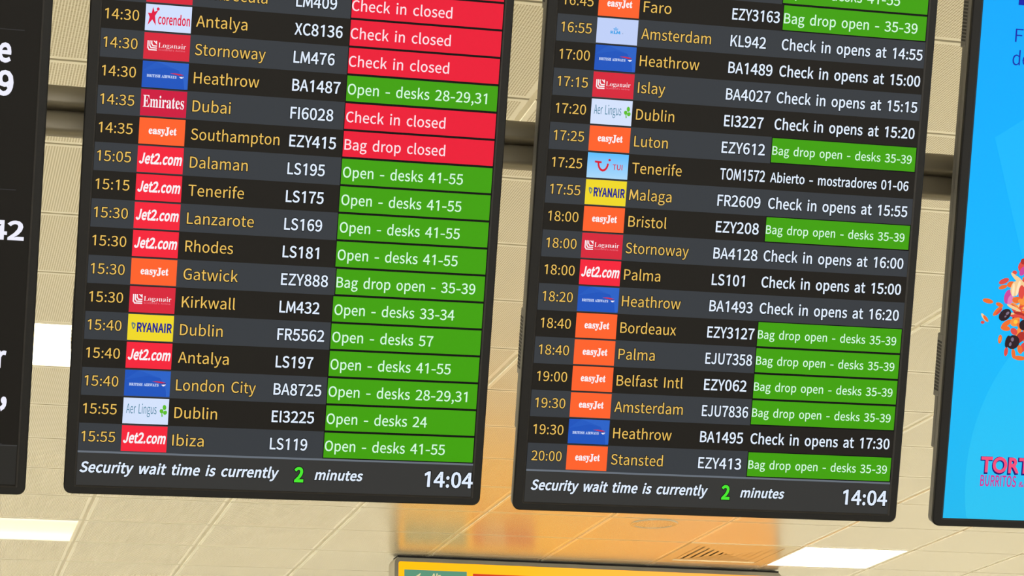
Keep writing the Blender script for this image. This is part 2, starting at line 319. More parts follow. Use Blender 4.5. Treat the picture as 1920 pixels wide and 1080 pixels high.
  'g': (327, '146,-140 106,-138 73,-132 48,-122 29,-108 18,-92 14,-75 20,-54 38,-38 69,-26 44,-10 29,9 24,30 26,46 32,61 42,74 57,86 77,98 102,110 58,135 31,169 22,212 24,232 30,251 40,268 53,282 69,295 88,305 109,312 132,317 157,318 183,317 208,312 233,304 317,304 317,268 268,268 281,248 289,226 291,203 290,185 285,167 276,151 264,137 250,125 234,116 215,108 194,104 172,103 157,103 142,104 112,94 106,87 102,80 101,71 105,59 119,51 141,49 175,49 259,40 277,33 292,24 303,13 310,-1 314,-18 316,-37 311,-67 296,-92 272,-113 239,-128 197,-137|157,124 172,127 183,134 190,146 195,163 198,184 199,211 198,238 195,260 190,276 183,288 172,295 157,297 143,295 132,288 124,276 118,260 115,238 114,211 115,184 118,163 124,146 132,134 143,127|161,-116 218,-111 252,-94 263,-66 262,-55 257,-47 249,-41 205,-34 97,-34 84,-45 76,-58 73,-73 76,-84 83,-94 95,-103 111,-111 133,-115'),
  'i': (198, '101,362 87,364 75,368 65,376 57,387 52,399 50,412 52,426 57,438 65,449 75,457 87,462 101,463 114,462 126,457 137,449 145,438 150,426 151,412 149,399 145,387 136,376 126,368 114,364|18,0 18,16 45,26 52,56 52,252 47,285 20,293 21,310 148,310 148,56 154,26 180,16 180,0'),
  'm': (554, '18,0 18,16 45,26 52,56 52,253 46,284 40,289 31,293 19,294 19,310 146,310 146,265 173,294 204,312 237,318 277,312 305,293 320,261 348,293 381,312 418,318 465,306 494,271 504,212 504,56 510,26 516,21 524,17 536,16 536,0 377,0 377,16 389,18 397,21 403,26 410,56 410,217 404,258 398,265 389,270 377,271 358,268 341,256 324,237 324,56 331,26 336,21 345,18 356,16 356,0 199,0 199,16 211,18 219,21 225,26 232,56 232,217 226,258 220,265 211,270 199,271 180,267 162,255 146,235 146,56 152,27 158,21 166,18 177,16 177,0'),
  'n': (381, '18,0 18,16 45,26 52,56 52,253 46,284 40,289 31,293 19,294 19,310 148,310 148,267 175,296 207,313 243,318 292,306 321,271 330,212 330,56 337,26 343,21 352,17 363,16 363,0 202,0 202,16 207,16 223,21 232,34 235,56 235,217 229,258 223,265 215,270 203,271 183,267 164,255 148,235 148,56 154,26 160,21 168,17 180,16 180,0'),
  'o': (336, '169,-10 140,-8 114,-1 90,11 69,27 52,47 38,70 27,96 21,124 19,154 21,184 27,213 38,239 52,262 69,281 90,297 114,309 140,316 168,318 196,316 222,309 245,298 266,282 283,263 298,240 308,214 315,185 317,154 315,123 308,94 298,69 284,46 266,26 245,11 222,-1 197,-8|169,11 186,14 199,24 209,39 217,81 220,154 218,206 214,245 208,271 198,286 185,296 169,299 151,296 138,286 128,271 122,245 118,206 117,154 120,82 128,39 138,24 152,14'),
  'r': (287, '18,0 18,16 45,26 52,56 52,252 46,285 20,293 21,310 146,310 146,252 158,272 172,288 187,301 203,311 218,316 233,318 250,317 264,312 275,304 283,293 288,281 289,266 288,254 284,243 278,234 270,228 260,224 248,222 222,231 207,250 189,260 179,258 171,252 162,241 155,228 151,211 149,192 149,56 150,42 153,32 159,25 197,16 197,0'),
  's': (288, '151,-10 132,-8 110,-3 87,6 73,9 64,7 56,1 51,-9 36,-9 36,105 53,105 61,79 72,57 87,39 103,26 121,17 140,15 156,16 168,20 179,27 186,35 191,46 192,58 188,76 176,92 156,105 107,130 85,142 68,155 54,169 45,185 39,202 37,220 40,247 49,270 65,291 86,306 111,316 141,319 166,316 199,308 206,306 213,305 220,306 226,311 230,319 244,319 244,222 228,222 220,244 209,262 196,277 182,288 166,294 149,296 136,295 125,292 116,286 110,278 106,269 105,259 115,232 146,212 191,189 212,178 229,165 241,151 250,136 255,117 257,95 254,65 244,39 228,18 206,2 181,-7'),
  't': (228, '124,-9 99,-7 80,-1 66,10 56,26 50,46 48,71 48,279 20,279 20,300 88,369 129,424 144,424 144,310 208,310 208,279 144,279 144,82 149,51 154,45 160,41 168,40 183,44 195,56 206,75 222,66 198,24 165,-1'),
  'y': (300, '52,-140 36,-139 22,-133 10,-125 1,-113 -5,-100 -7,-84 -5,-73 -2,-62 5,-53 13,-46 24,-41 36,-40 64,-49 70,-57 73,-65 75,-76 74,-81 74,-87 75,-94 79,-97 86,-99 94,-96 104,-88 114,-74 129,-44 140,-5 36,251 25,275 15,287 -3,293 -5,293 -5,310 162,310 162,293 136,289 128,275 130,267 133,257 185,119 230,241 236,260 238,274 229,289 203,293 203,310 300,310 300,293 291,292 283,288 277,281 259,242 162,-24 129,-96 118,-111 107,-122 95,-131'),
 },
}

CAPH = {'R': 257.0, 'G': 682.0, 'S': 455.0}
_gcache = {}


def grow(pts, d):
    """Move a closed outline d to its outer side (counters run the other way round and shrink)."""
    n, out = len(pts), []
    for i in range(n):
        (ax, ay), (bx, by), (cx, cy) = pts[i - 1], pts[i], pts[(i + 1) % n]
        l1, l2 = math.hypot(bx - ax, by - ay) or 1e-9, math.hypot(cx - bx, cy - by) or 1e-9
        n1, n2 = ((by - ay) / l1, (ax - bx) / l1), ((cy - by) / l2, (bx - cx) / l2)
        mx, my = n1[0] + n2[0], n1[1] + n2[1]
        q = mx * mx + my * my
        k = min(2.0 / q, 1.15) if q > 1e-6 else 0.0
        out.append((bx + mx * k * d, by + my * k * d))
    return out


def area(pts):
    return 0.5 * sum(pts[i - 1][0] * pts[i][1] - pts[i][0] * pts[i - 1][1] for i in range(len(pts)))


def glyph(face, ch, bold):
    key = (face, ch, bold)
    if key in _gcache:
        return _gcache[key]
    adv, enc = GLYPHS[face][ch]
    cu = bpy.data.curves.new('letter', 'CURVE')
    cu.dimensions = '2D'
    cu.fill_mode = 'FRONT'
    loops = [[tuple(float(q) / CAPH[face] for q in p.split(',')) for p in c.split()] for c in enc.split('|')]
    turn = max((area(c) for c in loops), key=abs)
    for pts in loops:
        if turn < 0:
            pts = pts[::-1]
        pts = [p for i, p in enumerate(pts) if math.dist(p, pts[i - 1]) > 0.004]
        a0 = area(pts)
        if bold:
            pts = grow(pts, bold)
        if a0 < 0 and area(pts) > 0.15 * a0 and bold > 0:
            continue
        sp = cu.splines.new('POLY')
        sp.points.add(len(pts) - 1)
        for q, (x, y) in zip(sp.points, pts):
            q.co = (x, y, 0, 1)
        sp.use_cyclic_u = True
    ob = bpy.data.objects.new('letter', cu)
    me = ob.to_mesh()
    vs = [(v.co.x, v.co.y) for v in me.vertices]
    fs = [tuple(p.vertices) for p in me.polygons]
    ob.to_mesh_clear()
    bpy.data.objects.remove(ob)
    bpy.data.curves.remove(cu)
    _gcache[key] = (adv / CAPH[face], vs, fs)
    return _gcache[key]


def text(mb, s, x0, x1, zb, cap, y, mat, face='R', bold=0.02, shear=0.0, track=0.0, shadow=None):
    """Letters of cap height `cap` on the baseline zb, spread from x0 to x1 (facing -y)."""
    x, parts = 0.0, []
    for ch in s:
        if ch == ' ':
            x += 0.52 + max(0.0, bold)
            continue
        a, vs, fs = glyph(face, ch, bold)
        w = 1.08 if (face == 'R' and ch.isdigit()) else 1.25 if ch == '-' else 1.0
        parts.append((x, ch, w))
        x += a * w + track + 0.6 * max(0.0, bold)
    lo = min(px + w * min(v[0] for v in glyph(face, ch, bold)[1]) for px, ch, w in parts)
    hi = max(px + w * max(v[0] for v in glyph(face, ch, bold)[1]) for px, ch, w in parts)
    sx = (x1 - x0) / (hi - lo)
    if shadow is not None:
        for px, ch, w in parts:
            a, vs, fs = glyph(face, ch, round(bold + 0.055, 4))
            mb.mesh([(x0 + (px + w * vx - lo) * sx + shear * vz * cap, y + 0.00012, zb + vz * cap) for vx, vz in vs],
                    fs, shadow)
    for px, ch, w in parts:
        a, vs, fs = glyph(face, ch, bold)
        mb.mesh([(x0 + (px + w * vx - lo) * sx + shear * vz * cap, y, zb + vz * cap) for vx, vz in vs], fs, mat)


# ------------------------------------------------------------------ materials
m_bezel = paint('black_plastic', (9, 8, 7), rough=0.45, spec=0.1)
m_lip = paint('dark_plastic_lip', (24, 22, 20), rough=0.4, spec=0.15)
m_case = paint('grey_brown_casing', (76, 74, 70), rough=0.45, spec=0.35)
m_slot = paint('vent_slot_black', (14, 13, 12), rough=0.7)
m_rail = paint('anodised_rail', (124, 116, 98), rough=0.42, metal=0.35)
m_steel = paint('bracket_steel', (60, 58, 54), rough=0.4, metal=0.7)

# ------------------------------------------------------------------ floor and ceiling


def floor_material():
    m, N, L, p = nodes_of('floor_terrazzo')
    tc = N.new('ShaderNodeTexCoord')
    v = N.new('ShaderNodeTexVoronoi')
    v.inputs['Scale'].default_value = 90
    L.new(tc.outputs['Object'], v.inputs['Vector'])
    r = N.new('ShaderNodeValToRGB')
    r.color_ramp.elements[0].color = col((226, 222, 208))
    r.color_ramp.elements[1].color = col((240, 236, 224))
    L.new(v.outputs['Color'], r.inputs['Fac'])
    L.new(r.outputs['Color'], p.inputs['Base Color'])
    p.inputs['Roughness'].default_value = 0.35
    return m


mb = MB()
mb.poly([(-16, -14, 0), (22, -14, 0), (22, 34, 0), (-16, 34, 0)], floor_material())
tag(mb.build('floor'), 'pale speckled terminal floor below the screens', 'floor', kind='structure')


mb = MB()
mb.box(-14, 20, 29.0, 29.2, 0, 3.8, paint('added_wall_cream', (206, 200, 180), rough=0.6))  # unseen end wall, added to block world light from beyond the hall
tag(mb.build('wall_back_added'), 'unseen plain cream wall added at the far end of the hall to block outside light', 'wall', kind='structure')
for nm, x0, x1 in (('wall_left', -12.2, -12.0), ('wall_right', 16.0, 16.2)):  # unseen side walls, added to shut out world light from both sides
    mb = MB()
    mb.box(x0, x1, 1.5, 29.0, 0, CEIL_Z, paint('added_wall_cream', (206, 200, 180), rough=0.6))
    tag(mb.build(nm), 'unseen plain cream side wall added to block outside light: ' + nm[5:], 'wall', kind='structure')


def ceiling_material():
    """Cream lacquered metal tile: fine square perforation inside a plain margin."""
    m, N, L, p = nodes_of('ceiling_tile_metal')
    uv = N.new('ShaderNodeUVMap')
    s = N.new('ShaderNodeSeparateXYZ')
    L.new(uv.outputs['UV'], s.inputs[0])

    def mth(op, a, b=None, clamp=False):
        n = N.new('ShaderNodeMath')
        n.operation = op
        n.use_clamp = clamp
        for i, q in enumerate((a, b)):
            if q is None:
                continue
            if isinstance(q, (int, float)):
                n.inputs[i].default_value = q
            else:
                L.new(q, n.inputs[i])
        return n.outputs[0]

    NX, NY = 84, 80
    fx = mth('SUBTRACT', mth('FRACT', mth('MULTIPLY', s.outputs['X'], NX)), 0.5)
    fy = mth('SUBTRACT', mth('FRACT', mth('MULTIPLY', s.outputs['Y'], NY)), 0.5)
    r2 = mth('ADD', mth('MULTIPLY', fx, fx), mth('MULTIPLY', fy, fy))
    hole = mth('LESS_THAN', r2, 0.36 ** 2)
    ax = mth('ABSOLUTE', mth('SUBTRACT', s.outputs['X'], 0.5))
    ay = mth('ABSOLUTE', mth('SUBTRACT', s.outputs['Y'], 0.5))
    inside = mth('MULTIPLY', mth('LESS_THAN', ax, 0.5 - 2 / NX), mth('LESS_THAN', ay, 0.5 - 2 / NY))
    hole = mth('MULTIPLY', hole, inside)
    mix = N.new('ShaderNodeMix')
    mix.data_type = 'RGBA'
    L.new(hole, mix.inputs['Factor'])
    mix.inputs['A'].default_value = col(CEIL_RGB)
    mix.inputs['B'].default_value = col(HOLE_RGB)
    L.new(mix.outputs['Result'], p.inputs['Base Color'])
    p.inputs['Metallic'].default_value = CEIL_METAL
    p.inputs['Roughness'].default_value = CEIL_ROUGH
    return m


CEIL_RGB, HOLE_RGB, CEIL_METAL, CEIL_ROUGH = (244, 239, 222), (178, 168, 142), 0.52, 0.26
m_tile = ceiling_material()
m_tile_plain = paint('ceiling_trim_metal', (242, 236, 218), rough=0.3, metal=0.4)
m_joint = paint('ceiling_grid_cream', (226, 218, 190), rough=0.5)

ROW0, ROW1, COL0, COL1 = -11, 38, -16, 22


def row_y(k, c):          # front edge of row k at column line c
    return OZ + TILE * (k + 0.115 - 0.0165 * c)


def cell(k, c, dx=0.0, dy=0.0):
    """Corners of tile (row k, column c), shrunk by dx, dy."""
    x0, x1 = OX + TILE_W * c + dx, OX + TILE_W * (c + 1) - dx
    return [(x0, row_y(k, c) + dy), (x1, row_y(k, c + 1) + dy), (x1, row_y(k + 1, c + 1) - dy), (x0, row_y(k + 1, c) - dy)]


LIGHT_CELLS = [(5, -1), (11, -1), (11, 6)]
DIFFUSER_CELL = (11, 5)
skip = set(LIGHT_CELLS + [DIFFUSER_CELL])
GX, GY, CHF = 0.007, 0.0030, 0.0028
verts, faces, uvs, mid = [], [], [], []
for k in range(ROW0, ROW1):
    for c in range(COL0, COL1):
        if (k, c) in skip:
            continue
        o4 = cell(k, c, GX, GY)
        i4 = cell(k, c, GX + CHF, GY + CHF)
        b = len(verts)
        verts += [(x, y, CEIL_Z) for x, y in i4] + [(x, y, CEIL_Z + 0.004) for x, y in o4]
        faces.append((b, b + 3, b + 2, b + 1))
        uvs += [(0, 0), (0, 1), (1, 1), (1, 0)]
        mid.append(0)
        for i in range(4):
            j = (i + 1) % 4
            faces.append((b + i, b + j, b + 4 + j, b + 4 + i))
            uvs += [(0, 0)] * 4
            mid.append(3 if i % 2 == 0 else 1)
xa, xb = OX + TILE_W * COL0, OX + TILE_W * COL1
ya, yb = row_y(ROW0, COL0), row_y(ROW1, COL1)
for c in range(COL0, COL1 + 1):          # the flat bars between the tile columns
    b = len(verts)
    x = OX + TILE_W * c
    verts += [(x - 0.0085, row_y(ROW0, c), CEIL_Z + 0.0026), (x + 0.0085, row_y(ROW0, c), CEIL_Z + 0.0026),
              (x + 0.0085, row_y(ROW1, c), CEIL_Z + 0.0026), (x - 0.0085, row_y(ROW1, c), CEIL_Z + 0.0026)]
    faces.append((b, b + 3, b + 2, b + 1))
    uvs += [(0, 0)] * 4
    mid.append(4)
b = len(verts)
verts += [(xa, ya, CEIL_Z + 0.022), (xb, ya, CEIL_Z + 0.022), (xb, yb, CEIL_Z + 0.022), (xa, yb, CEIL_Z + 0.022)]
faces.append((b, b + 3, b + 2, b + 1))
uvs += [(0, 0)] * 4
mid.append(2)
me = bpy.data.meshes.new('ceiling')
me.from_pydata(verts, [], faces)
for mt in (m_tile, m_tile_plain, m_joint, paint('tile_edge_shade', (150, 142, 118), rough=0.7), paint('grid_bar_cream', (218, 211, 188), rough=0.35, metal=0.4)):  # tile edges along the rows darkened, painting shade into the joints
    me.materials.append(mt)
me.polygons.foreach_set('material_index', mid)
ul = me.uv_layers.new(name='UVMap')
flat = [q for uv in uvs for q in uv]
ul.data.foreach_set('uv', flat)
me.update()
ceiling = bpy.data.objects.new('ceiling', me)
sc.collection.objects.link(ceiling)
tag(ceiling, 'cream perforated metal tile ceiling above the screens', 'ceiling', kind='structure')

# ------------------------------------------------------------------ ceiling fixtures


def lamp_material(name, strength):
    m, N, L, p = nodes_of(name)
    uv = N.new('ShaderNodeTexCoord')
    s = N.new('ShaderNodeSeparateXYZ')
    L.new(uv.outputs['Generated'], s.inputs[0])
    r = N.new('ShaderNodeValToRGB')
    r.color_ramp.interpolation = 'EASE'
    stops = [(0.0, (1.0, 0.97, 0.86)), (0.18, (1.0, 0.86, 0.36)), (0.5, (1.0, 0.80, 0.42)), (0.8, (1.0, 0.95, 0.70)), (1.0, (1.0, 0.97, 0.9))]
    while len(r.color_ramp.elements) < len(stops):
        r.color_ramp.elements.new(0.5)
    for e, (q, c) in zip(r.color_ramp.elements, stops):
        e.position = q
        e.color = c + (1,)
    L.new(s.outputs['Y'], r.inputs['Fac'])
    L.new(r.outputs['Color'], p.inputs['Emission Color'])
    p.inputs['Emission Strength'].default_value = strength
    p.inputs['Base Color'].default_value = (0.8, 0.78, 0.7, 1)
    return m


for (k, c), lab, st in zip(LIGHT_CELLS, (
        'square ceiling light panel glowing white, seen in the gap between the two left screens',
        'square ceiling light panel with a yellow glow, at the bottom left of the picture',
        'bright white ceiling light panel beside the air diffuser, at the bottom right'), (4.5, 1.02, 7.0)):
    q = cell(k, c)
    cx, cy = sum(p[0] for p in q) / 4, sum(p[1] for p in q) / 4
    root = empty('ceiling_light', Matrix.Translation((cx, cy, CEIL_Z)))
    tag(root, lab, 'light', 'square ceiling light panels')
    loc = lambda pts, z: [(x - cx, y - cy, z) for x, y in pts]
    fr = MB()
    a, b2 = cell(k, c, 0.006, 0.002), cell(k, c, 0.022, 0.016)
    fr.rings([loc(a, 0.012), loc(a, -0.001), loc(b2, -0.001), loc(b2, 0.010)], m_tile_plain)
    fr.build('frame', root)
    d = MB()
    d.poly(list(reversed(loc(b2, 0.006))), lamp_material('light_diffuser', st))
    d.build('diffuser', root)

# four-way air diffuser
k, c = DIFFUSER_CELL
q = cell(k, c)
cx, cy = sum(p[0] for p in q) / 4, sum(p[1] for p in q) / 4
root = empty('air_diffuser', Matrix.Translation((cx, cy, CEIL_Z)))
tag(root, 'square four-way air diffuser with slanted louvres set in the ceiling', 'air diffuser')
m_diff = paint('diffuser_cream', (218, 206, 170), rough=0.3, metal=0.4)
m_dark = paint('diffuser_dark', (70, 58, 30), rough=0.6)
fr = MB()
loc = lambda pts, z: [(x - cx, y - cy, z) for x, y in pts]
a, b2 = cell(k, c, 0.006, 0.002), cell(k, c, 0.075, 0.07)
fr.rings([loc(a, 0.012), loc(a, -0.002), loc(b2, -0.002), loc(b2, 0.05)], m_diff)
fr.build('frame', root)
hx, hy = TILE_W / 2 - 0.075, TILE / 2 - 0.07
bk = MB()
bk.poly(list(reversed(loc(b2, 0.045))), m_dark)
bk.poly([(hx, hy, 0.006), (0, 0, 0.006), (hx, -hy, 0.006)], m_diff)
bk.poly([(hx, hy, 0.006), (-hx, hy, 0.006), (0, 0, 0.006)], m_diff)
bk.poly([(hx, -hy, 0.006), (0, 0, 0.006), (-hx, -hy, 0.006)], m_diff)
bk.build('plenum', root)
for side in range(4):
    lv = MB()
    n = 6
    for i in range(n):
        f0 = 1 - i / n - 0.04
        f1 = max(0.0, 1 - (i + (0.6 if side == 2 else 1.06)) / n - (0.04 if i < n - 1 else 0.0))
        f0 += 0.0 if i or side == 2 else 0.04
        hz = 0.001
        # a tilted blade between the diagonals of this quarter
        def pt(f, t, z):
            X, Y = hx * f, hy * f * t
            if side == 1:
                X, Y = hx * f * t, hy * f
            elif side == 2:
                X, Y = -hx * f, hy * f * t
            elif side == 3:
                X, Y = hx * f * t, -hy * f
            return (X, Y, z)
        lv.poly([pt(f0, -1, hz), pt(f0, 1, hz), pt(f1, 1, 0.0), pt(f1, -1, 0.0)], m_diff)
        lv.poly([pt(f0, -1, hz + 0.003), pt(f1, -1, 0.003), pt(f1, 1, 0.003), pt(f0, 1, hz + 0.003)], m_diff)
    lv.build('louvre', root)

# flush round ceiling speaker
root = empty('ceiling_speaker', Matrix.Translation((3.69, 10.745, CEIL_Z)))
tag(root, 'flush round cream ceiling speaker near the yellow sign', 'speaker')
m_spk = paint('speaker_cream', (216, 208, 184), rough=0.25, metal=0.5)
fr = MB()
N_ = 40
circ = lambda r, z: [(r * math.cos(2 * math.pi * i / N_), r * math.sin(2 * math.pi * i / N_), z) for i in range(N_)]
fr.rings([circ(0.122, -0.0005), circ(0.120, -0.004), circ(0.108, -0.004), circ(0.106, -0.001)], m_spk)
fr.build('rim', root, smooth=True)
gr = MB()
gr.poly(list(reversed(circ(0.107, -0.0015))), m_spk)
for ring, nn in ((0.09, 28), (0.06, 18), (0.03, 9)):
    for i in range(nn):
        a = 2 * math.pi * i / nn
        gr.poly([(ring * math.cos(a) + 0.004 * math.cos(b), ring * math.sin(a) + 0.004 * math.sin(b), -0.002) for b in (5, 4, 3, 2, 1, 0)], m_diff)
gr.build('grille', root)

# ------------------------------------------------------------------ the rail behind the screens
RAIL_Y = 3.78
RX0, RX1 = -1.6, 3.35


def rail_z(x):
    return 3.0995 + (x - 0.225) * 0.0102


root = empty('mounting_rail', Matrix.Translation((0, RAIL_Y, rail_z(0))))
tag(root, 'long grey-brown double metal rail running behind all the hanging screens', 'rail')
for dz, r, ry, dy in ((0.0205, 0.0195, 1.45, 0.0), (-0.0205, 0.0205, 0.95, 0.012)):
    tb = MB()
    NN = 20
    loops = []
    for x in (RX0, RX1):
        zz = rail_z(x) - rail_z(0) + dz
        lp = []
        for i in range(NN):
            a = 2 * math.pi * i / NN
            # squared-off round section
            ca, sa = math.cos(a), math.sin(a)
            e = 0.42
            lp.append((x, dy + r * ry * math.copysign(abs(ca) ** e, ca), zz + r * math.copysign(abs(sa) ** e, sa)))
        loops.append(lp)
    tb.rings(loops, m_rail)
    for lp in (list(reversed(loops[0])), loops[1]):
        tb.poly(lp, m_rail)
    tb.build('rail_bar', root, smooth=True)

# ------------------------------------------------------------------ screens
SCREENS = {
 0: {'ux': [0.999564, -0.02916, 0.004556], 'dep': [0.025502, 0.931051, 0.363997], 'up': [-0.014856, -0.363722, 0.931389], 'o': [-0.5329, 3.48251, 3.27732]},
 1: {'ux': [0.999553, -0.028987, 0.007272], 'dep': [0.024355, 0.93114, 0.363847], 'up': [-0.017318, -0.363507, 0.93143], 'o': [0.25049, 3.48168, 3.29057]},
 2: {'ux': [0.998472, -0.055207, -0.002257], 'dep': [0.052252, 0.93017, 0.363391], 'up': [-0.017962, -0.362953, 0.931634], 'o': [1.0362, 3.47816, 3.29457]},
 3: {'ux': [0.998361, -0.057219, -0.001173], 'dep': [0.053847, 0.932186, 0.357952], 'up': [-0.019388, -0.357429, 0.933739], 'o': [1.84141, 3.46822, 3.29714]},
}
U_C, V_B, V_C = 7.42, 19.553, 6.42
U_L, U_R, U_DL, U_DR, V_DB = -0.181, 15.02, 0.245, 14.67, 19.237
V_T, V_DT = 2 * V_C - V_B, 2 * V_C - V_DB


def X(u):
    return (u - U_C) * M_


def Z(v):
    return (V_B - v) * M_


def screen_root(i, name):
    s = SCREENS[i]
    ux, dp, up, o = Vector(s['ux']), Vector(s['dep']), Vector(s['up']), Vector(s['o'])
    dp = (-(ux.cross(up))).normalized() if (-(ux.cross(up))).dot(dp) > 0 else ux.cross(up).normalized()
    up = ux.cross(dp).normalized()
    p = o + ux * (U_C * M_) - up * (V_B * M_)
    mt = Matrix(((ux.x, dp.x, up.x, p.x), (ux.y, dp.y, up.y, p.y), (ux.z, dp.z, up.z, p.z), (0, 0, 0, 1)))
    return empty(name, mt), mt


def screen_body(root, mt, base):
    # front frame
    f = MB()
    r = 0.013
    f.rings([rrect(X(U_L), X(U_R), Z(V_B), Z(V_T), r, 0.006),
             rrect(X(U_L), X(U_R), Z(V_B), Z(V_T), r, -0.0005),
             rrect(X(U_L) + 0.002, X(U_R) - 0.002, Z(V_B) + 0.002, Z(V_T) - 0.002, r - 0.002, -0.0025),
             rrect(X(U_DL) - 0.003, X(U_DR) + 0.003, Z(V_DB) - 0.003, Z(V_DT) + 0.003, 0.002, -0.0025)], m_bezel)
    f.rings([rrect(X(U_DL) - 0.003, X(U_DR) + 0.003, Z(V_DB) - 0.003, Z(V_DT) + 0.003, 0.002, -0.0025),
             rrect(X(U_DL), X(U_DR), Z(V_DB), Z(V_DT), 0.0005, 0.0004)], m_lip)
    f.build('bezel', root)
    # casing behind it, with two deeper boxes that carry the vents
    h = MB()
    e = 0.0015
    h.rings([rrect(X(U_L) + e, X(U_R) - e, Z(V_B) + e, Z(V_T) - e, r, 0.006),
             rrect(X(U_L) + e, X(U_R) - e, Z(V_B) + e, Z(V_T) - e, r, 0.026),
             rrect(X(U_L) + 0.008, X(U_R) - 0.008, Z(V_B) + 0.008, Z(V_T) - 0.008, r, 0.033)], m_case)
    h.poly(rrect(X(U_L) + 0.008, X(U_R) - 0.008, Z(V_B) + 0.008, Z(V_T) - 0.008, r, 0.033), m_case)
    h.box(X(U_L) + e, X(U_R) - e, 0.02, 0.040, Z(V_C + 10.13), Z(V_C - 10.13), m_case, 0.003)
    VENT = ((V_C + 5.6, V_C + 8.1), (V_C - 8.1, V_C - 5.6))
    for v0, v1 in VENT:
        h.box(X(U_L) + e - 0.0006, X(U_R) - e, 0.02, 0.0475, Z(v1), Z(v0), m_case, 0.003)
    h.build('rear_housing', root)
    for v0, v1 in VENT:
        g = MB()
        n = 15
        for i in range(n):
            v = v0 + 0.36 + (v1 - v0 - 0.62) * i / (n - 1)
            x = X(U_L) + e - 0.0006
            g.mesh([(x - 0.0005, 0.024, Z(v + 0.045)), (x - 0.0005, 0.0435, Z(v + 0.005)), (x - 0.0005, 0.0435, Z(v - 0.075)), (x - 0.0005, 0.024, Z(v - 0.035)),
                    (x + 0.001, 0.024, Z(v + 0.045)), (x + 0.001, 0.0435, Z(v + 0.005)), (x + 0.001, 0.0435, Z(v - 0.075)), (x + 0.001, 0.024, Z(v - 0.035))],
                   [(0, 3, 2, 1), (0, 1, 5, 4), (1, 2, 6, 5), (2, 3, 7, 6), (3, 0, 4, 7)], m_slot)
        g.build('vent_grille', root)
    # bracket from the casing to the rail, and the drop pole
    p = mt.inverted() @ Vector((mt.translation.x, RAIL_Y, rail_z(mt.translation.x)))
    b = MB()
    b.box(-0.11, 0.11, 0.045, 0.053, p.z - 0.16, p.z + 0.16, m_steel, 0.002)
    for sx in (-0.07, 0.07):
        b.box(sx - 0.004, sx + 0.004, 0.05, p.y - 0.05, p.z - 0.04, p.z + 0.04, m_steel, 0.001)
    b.build('mounting_bracket', root)
    # the pole that hangs it from the ceiling, standing on the rail
    pw = Vector((mt.translation.x, RAIL_Y, 0))
    inv = mt.inverted()
    pb = MB()
    NN = 16
    z0, z1 = rail_z(pw.x) + 0.0415, CEIL_Z
    cir = lambda r, z: [inv @ Vector((pw.x + r * math.cos(2 * math.pi * j / NN), pw.y + r * math.sin(2 * math.pi * j / NN), z)) for j in range(NN)]
    pb.rings([cir(0.02, z0), cir(0.02, z1 - 0.012), cir(0.055, z1 - 0.010), cir(0.055, z1 - 0.0005)], m_rail)
    pb.build('drop_pole', root)
    # display
    d = MB()
    d.poly([(X(U_DL), 0.0, Z(V_DB)), (X(U_DR), 0.0, Z(V_DB)), (X(U_DR), 0.0, Z(V_DT)), (X(U_DL), 0.0, Z(V_DT))], base)
    return d


def rect(mb, u0, u1, v0, v1, y, mat):
    mb.poly([(X(u0), y, Z(v1)), (X(u1), y, Z(v1)), (X(u1), y, Z(v0)), (X(u0), y, Z(v0))], mat)


Y1, Y2, Y3, Y4, Y5 = -0.0003, -0.0006, -0.0009, -0.0012, -0.0015
c_dark = lcd('screen_dark', (28, 25, 21))
c_light = lcd('screen_slate', (54, 58, 63))
c_black = lcd('screen_black', (0, 0, 0))
c_yellow = lcd('screen_amber', (236, 192, 92))
c_white = lcd('screen_white', (226, 238, 255))
c_pale = lcd('screen_pale_green', (214, 250, 222))
c_pinkw = lcd('screen_pale_pink', (255, 222, 230))
c_red = lcd('screen_red', (236, 24, 54))
c_green = lcd('screen_green', (64, 160, 0))
c_line = lcd('screen_rule', (104, 112, 122))
c_lime = lcd('screen_lime', (72, 232, 46))
c_pure = lcd('logo_white', (250, 244, 248))

